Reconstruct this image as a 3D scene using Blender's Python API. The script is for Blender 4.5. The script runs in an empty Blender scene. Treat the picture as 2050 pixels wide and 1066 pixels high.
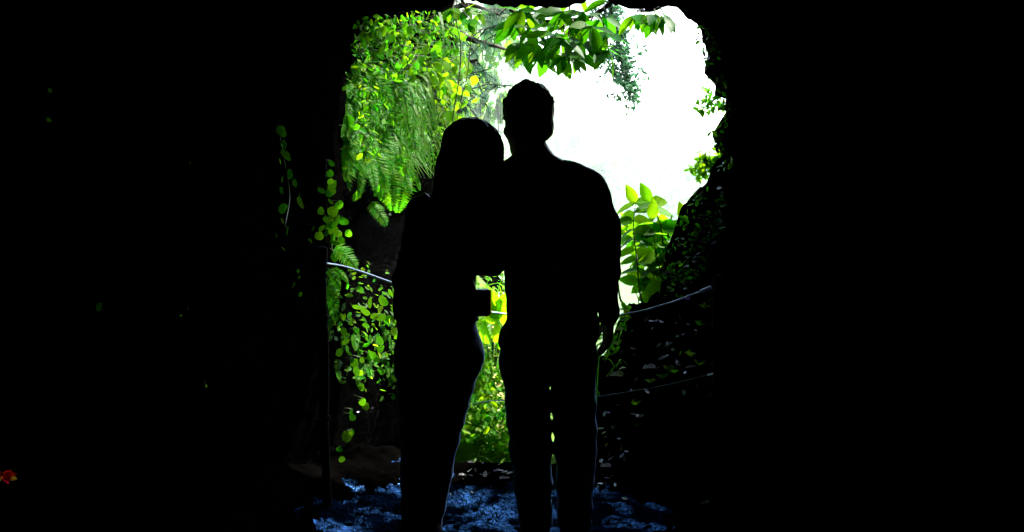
import bpy, bmesh, math, random
import numpy as np
from mathutils import Vector, Matrix, noise, Quaternion
from mathutils.bvhtree import BVHTree

S = bpy.context.scene
C = S.collection
R = math.radians
random.seed(7)

# ------------------------------------------------------------------ camera
F = 2300.0                                   # focal length in photo pixels (2050 wide)
PITCH = math.atan(225.0 / F)
CAM = Vector((0, 0, 1.5))
cam_d = bpy.data.cameras.new('camera')
cam_d.sensor_width = 36.0
cam_d.lens = F / 2050.0 * 36.0
cam_d.clip_start = 0.05
cam_d.clip_end = 3000
cam = bpy.data.objects.new('camera', cam_d)
C.objects.link(cam)
cam.location = CAM
cam.rotation_euler = (math.pi / 2 - PITCH, 0, 0)
S.camera = cam

# ------------------------------------------------------------------ sky, sun, exposure
SUN_DIR = Vector((0.78, 0.36, 1.02)).normalized()      # from the scene towards the sun
el = math.asin(SUN_DIR.z)
az = math.atan2(SUN_DIR.x, SUN_DIR.y)
w = bpy.data.worlds.new('World')
S.world = w
w.use_nodes = True
wn = w.node_tree.nodes
wl = w.node_tree.links
bg = wn['Background']
sky = wn.new('ShaderNodeTexSky')
sky.sky_type = 'NISHITA'
sky.sun_disc = False
sky.sun_elevation = el
sky.sun_rotation = az
wl.new(sky.outputs[0], bg.inputs[0])
bg.inputs[1].default_value = 0.12
sun_d = bpy.data.lights.new('sun', 'SUN')
sun_d.energy = 4.5
sun_d.angle = R(0.5)
sun_d.color = (1.0, 0.95, 0.86)
sun = bpy.data.objects.new('sun', sun_d)
C.objects.link(sun)
sun.rotation_euler = (-SUN_DIR).to_track_quat('-Z', 'Y').to_euler()
sun.location = SUN_DIR * 60
S.view_settings.view_transform = 'Standard'
S.view_settings.look = 'None'
S.view_settings.gamma = 1
S.view_settings.use_curve_mapping = False
S.view_settings.exposure = 3.35
S.cycles.use_denoising = True
S.cycles.max_bounces = 8
S.cycles.diffuse_bounces = 4
S.cycles.transmission_bounces = 6
S.cycles.transparent_max_bounces = 8
S.cycles.volume_bounces = 1
S.cycles.sample_clamp_indirect = 6.0


# ------------------------------------------------------------------ pixel helpers
def ray(px, py):
    u = (px - 1025.0) / F
    v = (533.0 - py) / F
    return Vector((u, v * math.sin(PITCH) + math.cos(PITCH), v * math.cos(PITCH) - math.sin(PITCH)))


def P(px, py, y):
    d = ray(px, py)
    return CAM + d * (y / d.y)


# ------------------------------------------------------------------ materials
def new_mat(name):
    m = bpy.data.materials.new(name)
    m.use_nodes = True
    return m, m.node_tree.nodes, m.node_tree.links, m.node_tree.nodes['Principled BSDF']


def bump(nt, lk, b, scale, strength, dist=0.02, detail=6.0, kind='ShaderNodeTexNoise'):
    tc = nt.new('ShaderNodeTexCoord')
    n = nt.new(kind)
    n.inputs['Scale'].default_value = scale
    if 'Detail' in n.inputs:
        n.inputs['Detail'].default_value = detail
    lk.new(tc.outputs['Object'], n.inputs['Vector'])
    bp = nt.new('ShaderNodeBump')
    bp.inputs['Strength'].default_value = strength
    bp.inputs['Distance'].default_value = dist
    lk.new(n.outputs[0], bp.inputs['Height'])
    lk.new(bp.outputs[0], b.inputs['Normal'])
    return tc, n


def noise_colour(nt, lk, b, tc, scale, c0, c1, lo=0.35, hi=0.65):
    n = nt.new('ShaderNodeTexNoise')
    n.inputs['Scale'].default_value = scale
    n.inputs['Detail'].default_value = 6
    lk.new(tc.outputs['Object'], n.inputs['Vector'])
    r = nt.new('ShaderNodeValToRGB')
    r.color_ramp.elements[0].position = lo
    r.color_ramp.elements[1].position = hi
    r.color_ramp.elements[0].color = (*c0, 1)
    r.color_ramp.elements[1].color = (*c1, 1)
    lk.new(n.outputs[0], r.inputs[0])
    lk.new(r.outputs[0], b.inputs['Base Color'])
    return n


def plain(name, col, rough=0.8, spec=0.3, var=0.35, scale=30, bstr=0.3, metal=0.0):
    m, nt, lk, b = new_mat(name)
    b.inputs['Roughness'].default_value = rough
    b.inputs['Specular IOR Level'].default_value = spec
    b.inputs['Metallic'].default_value = metal
    tc, n = bump(nt, lk, b, scale, bstr, 0.004)
    noise_colour(nt, lk, b, tc, scale * 0.4, tuple(c * (1 - var) for c in col), tuple(c * (1 + var) for c in col))
    return m


def leaf_mat(name, col, trans, tfac=0.5, rough=0.55, hue=0.03, val=0.5, spec=0.06):
    m, nt, lk, b = new_mat(name)
    out = nt['Material Output']
    oi = nt.new('ShaderNodeObjectInfo')
    geo = nt.new('ShaderNodeNewGeometry')
    add = nt.new('ShaderNodeMath')
    add.operation = 'ADD'
    lk.new(oi.outputs['Random'], add.inputs[0])
    lk.new(geo.outputs['Random Per Island'], add.inputs[1])
    fr = nt.new('ShaderNodeMath')
    fr.operation = 'FRACT'
    lk.new(add.outputs[0], fr.inputs[0])
    tc = nt.new('ShaderNodeTexCoord')
    nz = nt.new('ShaderNodeTexNoise')
    nz.inputs['Scale'].default_value = 35
    lk.new(tc.outputs['Object'], nz.inputs['Vector'])

    def hsv(c):
        h = nt.new('ShaderNodeHueSaturation')
        h.inputs['Color'].default_value = (*c, 1)
        a = nt.new('ShaderNodeMapRange')
        a.inputs['To Min'].default_value = 0.5 - hue
        a.inputs['To Max'].default_value = 0.5 + hue * 0.6
        lk.new(fr.outputs[0], a.inputs['Value'])
        lk.new(a.outputs[0], h.inputs['Hue'])
        v = nt.new('ShaderNodeMapRange')
        v.inputs['From Min'].default_value = 0.25
        v.inputs['From Max'].default_value = 0.75
        v.inputs['To Min'].default_value = 1 - val
        v.inputs['To Max'].default_value = 1 + val
        lk.new(nz.outputs[0], v.inputs['Value'])
        lk.new(v.outputs[0], h.inputs['Value'])
        return h
    h1 = hsv(col)
    h2 = hsv(trans)
    b.inputs['Roughness'].default_value = rough
    b.inputs['Specular IOR Level'].default_value = spec
    lk.new(h1.outputs[0], b.inputs['Base Color'])
    t = nt.new('ShaderNodeBsdfTranslucent')
    lk.new(h2.outputs[0], t.inputs['Color'])
    mx = nt.new('ShaderNodeMixShader')
    mx.inputs[0].default_value = tfac
    lk.new(b.outputs[0], mx.inputs[1])
    lk.new(t.outputs[0], mx.inputs[2])
    lk.new(mx.outputs[0], out.inputs['Surface'])
    return m


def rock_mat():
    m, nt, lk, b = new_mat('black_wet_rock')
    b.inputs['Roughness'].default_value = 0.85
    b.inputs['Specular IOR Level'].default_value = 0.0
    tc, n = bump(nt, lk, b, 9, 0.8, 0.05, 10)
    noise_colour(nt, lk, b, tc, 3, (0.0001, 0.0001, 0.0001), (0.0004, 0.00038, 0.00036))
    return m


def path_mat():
    m, nt, lk, b = new_mat('wet_stone_skylight_tint')
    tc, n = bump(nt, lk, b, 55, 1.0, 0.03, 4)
    noise_colour(nt, lk, b, tc, 7, (0.0002, 0.0006, 0.002), (0.0018, 0.008, 0.026), 0.42, 0.66)  # blue of the reflected sky is painted into the stone colour
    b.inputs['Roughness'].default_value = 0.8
    b.inputs['Specular IOR Level'].default_value = 0.0
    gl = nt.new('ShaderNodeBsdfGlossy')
    gl.inputs['Color'].default_value = (0.15, 0.43, 1.0, 1)  # gloss tinted blue to imitate skylight on the wet stone
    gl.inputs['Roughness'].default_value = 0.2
    lk.new(b.inputs['Normal'].links[0].from_socket, gl.inputs['Normal'])
    n2 = nt.new('ShaderNodeTexNoise')
    n2.inputs['Scale'].default_value = 4.5
    n2.inputs['Detail'].default_value = 8
    lk.new(tc.outputs['Object'], n2.inputs['Vector'])
    r = nt.new('ShaderNodeMapRange')
    r.inputs['From Min'].default_value = 0.50
    r.inputs['From Max'].default_value = 0.75
    r.inputs['To Min'].default_value = 0.003
    r.inputs['To Max'].default_value = 0.55
    lk.new(n2.outputs[0], r.inputs['Value'])
    mx = nt.new('ShaderNodeMixShader')
    lk.new(r.outputs[0], mx.inputs[0])
    lk.new(b.outputs[0], mx.inputs[1])
    lk.new(gl.outputs[0], mx.inputs[2])
    lk.new(mx.outputs[0], nt['Material Output'].inputs['Surface'])
    return m


M = {}
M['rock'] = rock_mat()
M['path'] = path_mat()
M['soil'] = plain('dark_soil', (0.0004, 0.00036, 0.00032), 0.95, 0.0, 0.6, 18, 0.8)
M['terrain'] = plain('grassy_slope', (0.035, 0.075, 0.008), 0.9, 0.1, 0.5, 3, 0.5)
M['leaf'] = leaf_mat('green_leaf', (0.02, 0.10, 0.002), (0.075, 0.36, 0.003), 0.58, val=0.7)
M['leaf_matte'] = leaf_mat('matte_round_leaf', (0.025, 0.12, 0.002), (0.11, 0.42, 0.003), 0.6, 0.8, 0.03, 0.4, 0.0)
M['leaf_dark'] = leaf_mat('dark_glossy_leaf', (0.008, 0.045, 0.002), (0.055, 0.27, 0.002), 0.45, 0.5, val=0.75)
M['leaf_lime'] = leaf_mat('lime_leaf', (0.05, 0.14, 0.002), (0.19, 0.46, 0.003), 0.6, val=0.6)
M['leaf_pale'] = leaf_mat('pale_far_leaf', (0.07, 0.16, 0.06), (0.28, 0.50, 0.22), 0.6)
M['leaf_blue'] = leaf_mat('blue_green_needle', (0.02, 0.08, 0.04), (0.05, 0.17, 0.07), 0.35, 0.5)
M['fern'] = leaf_mat('fern_green', (0.02, 0.11, 0.002), (0.07, 0.36, 0.004), 0.55, val=0.7)
M['grass'] = leaf_mat('grass_green', (0.03, 0.11, 0.006), (0.09, 0.32, 0.01), 0.45, 0.35, val=0.7, spec=0.5)
M['deadleaf'] = leaf_mat('pale_dead_leaf', (0.5, 0.5, 0.55), (0.4, 0.38, 0.36), 0.3, 0.4)
M['litter'] = leaf_mat('brown_litter', (0.05, 0.05, 0.055), (0.03, 0.03, 0.02), 0.2, 0.3, 0.03, 0.6, 0.4)
M['twig'] = plain('dark_twig_bark', (0.018, 0.014, 0.01), 0.85, 0.2, 0.4, 60)
M['stem'] = plain('green_stem', (0.03, 0.06, 0.01), 0.6, 0.3, 0.3, 60)
M['post'] = plain('dark_weathered_wood', (0.003, 0.0026, 0.0022), 0.9, 0.02, 0.4, 40, 0.6)
M['cable'] = plain('coated_steel_cable', (0.6, 0.65, 0.75), 0.35, 0.6, 0.1, 200, 0.2, 0.3)
M['skin'] = plain('skin', (0.30, 0.17, 0.11), 0.5, 0.4, 0.1, 60, 0.1)
M['hair'] = plain('dark_brown_hair', (0.008, 0.006, 0.005), 0.45, 0.3, 0.3, 90, 0.3)
M['shirt'] = plain('dark_shirt', (0.012, 0.013, 0.018), 0.9, 0.1, 0.2, 140, 0.3)
M['top'] = plain('black_top', (0.010, 0.010, 0.012), 0.9, 0.1, 0.2, 140, 0.3)
M['jeans'] = plain('dark_blue_jeans', (0.012, 0.022, 0.06), 0.85, 0.15, 0.3, 160, 0.4)
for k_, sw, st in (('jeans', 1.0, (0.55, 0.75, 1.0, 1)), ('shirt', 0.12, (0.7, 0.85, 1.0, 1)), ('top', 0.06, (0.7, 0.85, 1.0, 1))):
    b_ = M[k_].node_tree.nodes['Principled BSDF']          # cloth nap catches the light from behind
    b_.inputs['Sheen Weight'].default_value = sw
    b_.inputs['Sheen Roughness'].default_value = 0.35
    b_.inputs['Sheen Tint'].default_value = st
M['shoe'] = plain('dark_shoe', (0.012, 0.012, 0.013), 0.7, 0.3, 0.2, 80)
M['bag'] = plain('black_leather', (0.012, 0.010, 0.008), 0.55, 0.3, 0.2, 90)
M['edge_light'] = plain('tan_edge_light', (0.45, 0.33, 0.05), 0.6, 0.3, 0.2, 90)
M['edge_light'] = leaf_mat('yellow_edge_light', (0.5, 0.42, 0.03), (0.8, 0.7, 0.04), 0.6, 0.5, 0.01, 0.2)  # yellow stands in for rim light along the bag's side
M['purple'] = leaf_mat('purple_petal', (0.25, 0.05, 0.5), (0.3, 0.08, 0.6), 0.5)
M['pale_yellow'] = leaf_mat('pale_yellow_sun_glint', (0.6, 0.58, 0.18), (0.6, 0.58, 0.18), 0.4)  # pale colour standing in for sunlit leaf glints
M['white'] = leaf_mat('white_petal', (0.8, 0.8, 0.78), (0.7, 0.7, 0.68), 0.4)
M['yellow'] = plain('yellow_centre', (0.6, 0.4, 0.02), 0.7)
M['red'] = leaf_mat('red_petal', (0.75, 0.012, 0.01), (0.9, 0.02, 0.01), 0.75, 0.5, 0.01, 0.3)
M['gold'] = leaf_mat('yellow_petal', (0.7, 0.38, 0.02), (0.9, 0.5, 0.03), 0.75, 0.5, 0.01, 0.3)


# ------------------------------------------------------------------ object helpers
def tag(o, label=None, cat=None, group=None, kind=None):
    for k, v in (('label', label), ('category', cat), ('group', group), ('kind', kind)):
        if v:
            o[k] = v
    return o


def link(name, me, mat=None, parent=None, mtx=None, smooth=False):
    o = bpy.data.objects.new(name, me)
    C.objects.link(o)
    if me is not None and mat is not None and not me.materials:
        me.materials.append(mat)
    if parent is not None:
        o.parent = parent
    if mtx is not None:
        o.matrix_local = mtx
    if smooth and me is not None:
        me.polygons.foreach_set('use_smooth', [True] * len(me.polygons))
    return o


def pydata(name, v, f, smooth=False):
    me = bpy.data.meshes.new(name)
    me.from_pydata([tuple(p) for p in v], [], f)
    me.update()
    if smooth:
        me.polygons.foreach_set('use_smooth', [True] * len(me.polygons))
    return me


def empty(name, loc=(0, 0, 0)):
    o = bpy.data.objects.new(name, None)
    C.objects.link(o)
    o.location = loc
    o.empty_display_size = 0.05
    return o


def tube_data(pts, radii, n=6, v=None, f=None):
    v = [] if v is None else v
    f = [] if f is None else f
    pts = [Vector(p) for p in pts]
    base = len(v)
    t0 = (pts[1] - pts[0]).normalized()
    up = Vector((0, 0, 1)) if abs(t0.z) < 0.9 else Vector((1, 0, 0))
    for i, p in enumerate(pts):
        t = (pts[min(i + 1, len(pts) - 1)] - pts[max(i - 1, 0)]).normalized()
        a = t.cross(up)
        if a.length < 1e-4:
            a = t.orthogonal()
        a.normalize()
        bb = t.cross(a).normalized()
        up = -bb if bb.dot(up) < 0 else bb
        r = radii[i] if hasattr(radii, '__len__') else radii
        for k in range(n):
            an = 2 * math.pi * k / n
            v.append(p + a * math.cos(an) * r + bb * math.sin(an) * r)
    for i in range(len(pts) - 1):
        for k in range(n):
            k2 = (k + 1) % n
            f.append((base + i * n + k, base + i * n + k2, base + (i + 1) * n + k2, base + (i + 1) * n + k))
    f.append(tuple(base + k for k in range(n - 1, -1, -1)))
    f.append(tuple(base + (len(pts) - 1) * n + k for k in range(n)))
    return v, f


def smooth_path(pts, n=8):
    """Catmull-Rom through the points"""
    pts = [Vector(p) for p in pts]
    if len(pts) < 3:
        return [pts[0].lerp(pts[-1], i / n) for i in range(n + 1)]
    out = []
    q = [pts[0] * 2 - pts[1]] + pts + [pts[-1] * 2 - pts[-2]]
    for i in range(1, len(q) - 2):
        a, b, c, d = q[i - 1:i + 3]
        for k in range(n):
            t = k / n
            out.append(0.5 * ((2 * b) + (c - a) * t + (2 * a - 5 * b + 4 * c - d) * t * t + (3 * b - a - 3 * c + d) * t ** 3))
    out.append(pts[-1])
    return out


def fbm(p, sc, octv=5):
    return noise.fractal(Vector(p) * sc, 1.0, 2.0, octv, noise_basis='PERLIN_ORIGINAL')


def sm(a, b, x):
    t = max(0.0, min(1.0, (x - a) / (b - a)))
    return t * t * (3 - 2 * t)


# ------------------------------------------------------------------ rock tunnel (structure)
MOUTH_Y = 5.6
RIM = [(640, 1120), (668, 1000), (680, 850), (688, 700), (690, 560), (690, 440), (684, 340), (676, 260), (684, 180), (704, 110),
       (728, 55), (760, 32), (820, 28), (880, 24), (905, 6), (930, -6), (950, 6), (985, 14), (1040, 12), (1100, 16),
       (1160, 14), (1180, 0), (1200, -6), (1222, 2), (1240, 14), (1262, 22), (1300, 22), (1322, 8), (1350, 16), (1375, 36), (1398, 48),
       (1406, 75), (1417, 104), (1416, 120), (1408, 132), (1416, 152), (1432, 170), (1436, 190), (1450, 202), (1452, 226),
       (1436, 250), (1426, 268), (1432, 290), (1452, 312), (1457, 326), (1446, 350), (1452, 420), (1448, 520), (1446, 640), (1448, 800), (1450, 1000), (1460, 1120)]
CX, CZ = 0.08, 1.05
rim_w = [P(x, y, MOUTH_Y) for x, y in RIM]
rim_ang = []
for p in rim_w:
    a = math.atan2(p.x - CX, p.z - CZ)        # 0 = up, + = right
    rim_ang.append((a, math.hypot(p.x - CX, p.z - CZ)))


def seg_r(th):
    """distance from centre to the rim polygon along angle th"""
    d = Vector((math.sin(th), math.cos(th)))
    best = None
    pts = [(p.x - CX, p.z - CZ) for p in rim_w]
    for i in range(len(pts)):
        x0, y0 = pts[i]
        x1, y1 = pts[(i + 1) % len(pts)]
        ex, ey = x1 - x0, y1 - y0
        den = d.x * ey - d.y * ex
        if abs(den) < 1e-9:
            continue
        t = (x0 * ey - y0 * ex) / den
        s = (x0 * d.y - y0 * d.x) / den
        if t > 0 and -1e-6 <= s <= 1 + 1e-6:
            best = t if best is None else min(best, t)
    return best or 1.1


NT = 420
ths = [-math.pi + 2 * math.pi * i / NT for i in range(NT)]
rmouth = [seg_r(t) for t in ths]
rsm = []
for i in range(NT):                             # smoothed rim = general tunnel bore
    rsm.append(sum(rmouth[(i + k) % NT] for k in range(-22, 23)) / 45)
stations = []
y = -11.0
while y < 4.6:
    stations.append(('in', y))
    y += 0.22 if y < 1.5 else 0.11
for y in (4.7, 4.8, 4.9, 5.0, 5.08, 5.16, 5.24, 5.32, 5.4, 5.47, 5.53, 5.57, 5.6):
    stations.append(('in', y))
for k, (dy, grow) in enumerate([(0.04, 0.02), (0.09, 0.06), (0.16, 0.14), (0.22, 0.28), (0.26, 0.5), (0.30, 0.8), (0.36, 1.2), (0.42, 1.7), (0.5, 2.4), (0.6, 3.3), (0.75, 4.6), (0.95, 6.5), (1.3, 9.5), (1.8, 14.0)]):
    stations.append(('out', MOUTH_Y + dy, grow))
V = []
for st in stations:
    for i, th in enumerate(ths):
        yy = st[1]
        dx, dz = math.sin(th), math.cos(th)
        if st[0] == 'in':
            t = max(0.0, min(1.0, (yy - 4.9) / (MOUTH_Y - 4.9)))
            t = t * t * (3 - 2 * t)
            base = rsm[i] * (1.10 + 0.05 * (1 - t))
            r = base * (1 - t) + rmouth[i] * t
            r = max(r, rmouth[i])
            amp = 0.10 * (1 - t) + 0.012 * t
            q = (CX + dx * 1.1, yy * 0.9, CZ + dz * 1.1)
            r += amp * (abs(fbm(q, 2.2)) * 1.0) + 0.02 * (1 - t) * fbm(q, 9, 3) + 0.022 * t * fbm(q, 26, 5)
            if yy < -6:
                r *= max(0.02, (yy + 11.0) / 5.0) ** 0.5
            cx = CX
        else:
            r = rmouth[i] + st[2]
            q = (CX + dx * r, yy, CZ + dz * r)
            amp = min(0.35, 0.02 + st[2] * 0.12)
            r += amp * 0.5 * fbm(q, 3)
            yy += amp * fbm((q[0] + 9, q[1], q[2]), 1.6) + (0.10 * st[2] if dz > 0.2 else 0)
        z = CZ + dz * r
        V.append((CX + dx * r, yy, z))
Fc = []
for s in range(len(stations) - 1):
    for i in range(NT):
        j = (i + 1) % NT
        Fc.append((s * NT + i, s * NT + j, (s + 1) * NT + j, (s + 1) * NT + i))
tun_me = pydata('rock_tunnel', V, Fc, True)
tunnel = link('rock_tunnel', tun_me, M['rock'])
tag(tunnel, 'rough black rock tunnel with a ragged bright mouth', 'tunnel', kind='structure')

# ------------------------------------------------------------------ path
def path_z(x, y):
    z = 0.03 * fbm((x, y, 3.1), 1.6, 4) + 0.034 * abs(fbm((x, y * 1.3, 1.0), 6.0, 5)) + 0.013 * fbm((x, y * 1.4, 0.0), 24.0, 3)
    z -= 0.035
    z += 0.28 * max(0.0, abs(x - 0.05) - 0.66) ** 1.3
    # dark mound at the left end of the path
    z += 0.09 * math.exp(-((x + 0.62) / 0.30) ** 2 - ((y - 5.45) / 0.35) ** 2)
    if y > 5.45:
        z -= (y - 5.45) ** 1.4 * 1.6
    return z


xs = [-1.7 + 3.4 * i / 230 for i in range(231)]
ys = [-11 + 13.5 * i / 50 for i in range(51)] + [2.5 + 3.3 * i / 260 for i in range(1, 261)]
V = [(x, y, path_z(x, y)) for y in ys for x in xs]
nx = len(xs)
Fc = [(j * nx + i, j * nx + i + 1, (j + 1) * nx + i + 1, (j + 1) * nx + i) for j in range(len(ys) - 1) for i in range(nx - 1)]
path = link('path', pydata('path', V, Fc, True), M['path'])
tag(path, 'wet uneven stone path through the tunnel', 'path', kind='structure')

# ------------------------------------------------------------------ leaf mould at the tunnel mouth
def soil_z(x, y):
    e = 0.30 * fbm((x, y, 9), 3.5, 5) + 0.22 * fbm((x, y, 4), 13.0, 3)
    k = max(0.0, min(1.0, (y + e - 4.98) / 0.25))
    k = max(k, min(1.0, max(0.0, (-0.68 - x + 0.6 * e) / 0.16)), min(1.0, max(0.0, (x - 0.50 + 0.6 * e) / 0.16)))  # side strips added to darken the path where the light fades
    return path_z(x, y) - 0.03 + 0.055 * k + 0.012 * fbm((x, y, 6), 24, 3)


xs = [-1.6 + 3.2 * i / 170 for i in range(171)]
ys = [-3 + 6.6 * i / 70 for i in range(70)] + [3.6 + 2.25 * i / 140 for i in range(141)]
V = [(x, y, soil_z(x, y)) for y in ys for x in xs]
nx = len(xs)
Fc = [(j * nx + i, j * nx + i + 1, (j + 1) * nx + i + 1, (j + 1) * nx + i) for j in range(len(ys) - 1) for i in range(nx - 1)]
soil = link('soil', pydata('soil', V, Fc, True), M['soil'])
tag(soil, 'black leaf mould covering the end of the path, with dark strips added for its dim sides', 'soil', kind='structure')

# ------------------------------------------------------------------ right earth bank
BANK = [(0.2, -0.3), (0.40, 0.10), (0.46, 0.38), (0.53, 0.52), (0.58, 0.66), (0.70, 0.70), (0.79, 0.78), (0.82, 1.02), (0.88, 1.22), (0.96, 1.28), (1.08, 1.42), (1.2, 1.8), (1.8, 2.6)]


def bank_z(x, y):
    z = -0.3
    for (x0, z0), (x1, z1) in zip(BANK, BANK[1:]):
        if x0 <= x <= x1:
            z = z0 + (z1 - z0) * (x - x0) / (x1 - x0)
    rise = max(0.0, min(1.0, (y - 5.0) / 0.95))
    z = -0.12 + (z + 0.12) * rise ** 0.75
    z -= 1.1 * max(0.0, y - 6.05) ** 1.2
    z += (0.05 * fbm((x, y, 8), 9.0, 4) + 0.10 * fbm((x, y, 5), 4.0, 5) + 0.025 * fbm((x, y, 2), 15.0, 3)) * (0.4 + 0.6 * rise)
    return z


bx = [0.22 + 1.56 * i / 110 for i in range(111)]
by = [4.95 + 1.75 * i / 120 for i in range(121)]
V = [(x, y, bank_z(x, y)) for y in by for x in bx]
nx = len(bx)
Fc = [(j * nx + i, j * nx + i + 1, (j + 1) * nx + i + 1, (j + 1) * nx + i) for j in range(len(by) - 1) for i in range(nx - 1)]
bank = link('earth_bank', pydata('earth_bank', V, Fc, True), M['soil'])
tag(bank, 'dark earth bank rising to the right of the tunnel mouth', 'bank', kind='structure')

# ------------------------------------------------------------------ left cliff outside
def cliff_x(y, z):
    t = (y - 5.5) / 3.0
    x = -0.93 + 0.40 * max(0.0, min(1.0, t)) ** 1.2
    if y > 8.5:
        x -= (y - 8.5) ** 1.5 * 0.35 * sm(1.0, 1.6, z)
    x += 0.10 * max(0.0, z - 1.2)                         # leans out above
    if z < 1.25:
        x -= 0.45 * sm(1.30, 1.12, z) * sm(0.50, 0.80, z) * max(0.0, min(1.0, (y - 5.8) / 0.5)) * (1 - sm(7.9, 8.4, y))   # undercut
    if z < 0.5:
        x += 0.9 * (0.5 - z) * max(0.0, min(1.0, (y - 6.6) / 0.5))
    x += 0.13 * fbm((y, z, 2), 1.4, 5) + 0.03 * fbm((y, z, 7), 8, 3)
    return x


cy = [5.45 + 7.5 * (i / 130) ** 1.2 for i in range(131)]
cz = [-2.0 + 9.0 * i / 150 for i in range(151)]
V = [(cliff_x(y, z), y, z) for z in cz for y in cy]
ny = len(cy)
Fc = [(j * ny + i, j * ny + i + 1, (j + 1) * ny + i + 1, (j + 1) * ny + i) for j in range(len(cz) - 1) for i in range(ny - 1)]
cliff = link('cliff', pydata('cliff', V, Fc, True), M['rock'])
tag(cliff, 'dark overgrown rock cliff left of the opening', 'cliff', kind='structure')

# ------------------------------------------------------------------ terrain
def ter_z(x, y):
    z = -0.55 - 0.62 * (y - 5.6)
    z = max(z, -27 + 3 * fbm((x, y, 0), 0.01, 3))
    if y < 16:
        foot = 0.80 - 1.15 * (x + 0.42)
        foot = min(foot, 0.8 + 6.0 * (x + 0.42)) - 0.25 * max(0, y - 8.5)
        z = max(z, -0.5 + (foot + 0.5) * sm(5.75, 6.9, y)) if x < 1.6 else z
        z += 0.10 * fbm((x, y, 4), 1.5, 4)
    # far hill across the valley
    crest = 170 - 178 * sm(-80, 70, x) + 10 * fbm((x, 0, 3), 0.01, 4)
    rise = sm(200, 960, y)
    z += (crest + 27) * rise + 7 * fbm((x, y, 8), 0.012, 4) * sm(120, 300, y)
    return z


tx = [math.copysign(abs(i / 90) ** 3.2 * 900 + abs(i / 90) * 4.5, i) for i in range(-90, 91)]
ty = [5.5 + 0.06 * i for i in range(75)]
while ty[-1] < 1180:
    ty.append(ty[-1] + max(0.07, (ty[-1] - 9) * 0.05))
V = [(x, y, ter_z(x, y)) for y in ty for x in tx]
nx = len(tx)
Fc = [(j * nx + i, j * nx + i + 1, (j + 1) * nx + i + 1, (j + 1) * nx + i) for j in range(len(ty) - 1) for i in range(nx - 1)]
ground = link('ground', pydata('ground', V, Fc, True), M['terrain'])
tag(ground, 'green valley slope and far hillside beyond the tunnel', 'ground', kind='structure')


def bvh_of(*objs):
    vs, fs = [], []
    for o in objs:
        b0 = len(vs)
        vs += [v.co.copy() for v in o.data.vertices]
        fs += [tuple(b0 + i for i in p.vertices) for p in o.data.polygons]
    return BVHTree.FromPolygons(vs, fs)


ROCK = bvh_of(tunnel, cliff, bank, path, soil, ground)


def hit(px, py):
    d = ray(px, py).normalized()
    loc, nor, idx, dist = ROCK.ray_cast(CAM, d, 60)
    if loc is None:
        return None
    if nor.dot(d) > 0:
        nor = -nor
    return loc, nor


# ------------------------------------------------------------------ leaf shapes
def leaf_mesh(name, mat, w=0.4, tip=1.0, fold=0.15, droop=0.15, n=6, notch=0.0, wav=0.0):
    """unit-length leaf along +Y, facing +Z, folded along its midrib"""
    v, f = [], []
    for i in range(n + 1):
        t = i / n
        wd = w * 0.5 * (math.sin(math.pi * t ** (0.8 * tip)) ** 0.85 if 0 < t < 1 else 0.0) + 0.006
        z = -droop * t * t
        zz = z + fold * wd + wav * math.sin(i * 2.3)
        yb = t - notch * (1 - t) ** 3 * (0 if i else 0)
        v += [(-wd, yb - (notch if i == 0 else 0), zz), (0, t, z), (wd, yb - (notch if i == 0 else 0), zz - wav * 2 * math.sin(i * 2.3) * 0.4)]
        if i:
            a = (i - 1) * 3
            f += [(a, a + 1, a + 4, a + 3), (a + 1, a + 2, a + 5, a + 4)]
    me = pydata(name, v, f, True)
    me.materials.append(mat)
    return me


def round_leaf(name, mat, n=11, cup=0.15, elong=1.0):
    """unit-length round leaf with a notch at the stalk"""
    v = [(0, 0.12, -0.02)]
    f = []
    for i in range(n + 1):
        a = -math.pi / 2 + 0.28 + (2 * math.pi - 0.56) * i / n
        r = 0.5 * (1 + 0.07 * math.sin(3 * a + 1) + 0.04 * math.sin(7 * a))
        x, y = r * math.cos(a) / elong, 0.5 + r * math.sin(a)
        v.append((x, y, cup * (x * x + (y - 0.4) ** 2)))
    v.append((0, 0.5, 0.0))
    c = len(v) - 1
    for i in range(1, n + 1):
        f.append((c, i, i + 1))
    f += [(c, 0, 1), (c, n + 1, 0)]
    me = pydata(name, v, f, True)
    me.materials.append(mat)
    return me


def leaf_mtx(pos, direction, normal, size, parent_loc=Vector((0, 0, 0)), wid=1.0):
    d = Vector(direction).normalized()
    n = Vector(normal)
    x = d.cross(n)
    if x.length < 1e-4:
        x = d.orthogonal()
    x.normalize()
    n = x.cross(d).normalized()
    m = Matrix((( x.x * size * wid, d.x * size, n.x * size, 0), (x.y * size * wid, d.y * size, n.y * size, 0), (x.z * size * wid, d.z * size, n.z * size, 0), (0, 0, 0, 1)))
    m.translation = Vector(pos) - Vector(parent_loc)
    return m


def rv(s=1.0):
    return Vector((random.uniform(-1, 1), random.uniform(-1, 1), random.uniform(-1, 1))) * s


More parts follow.
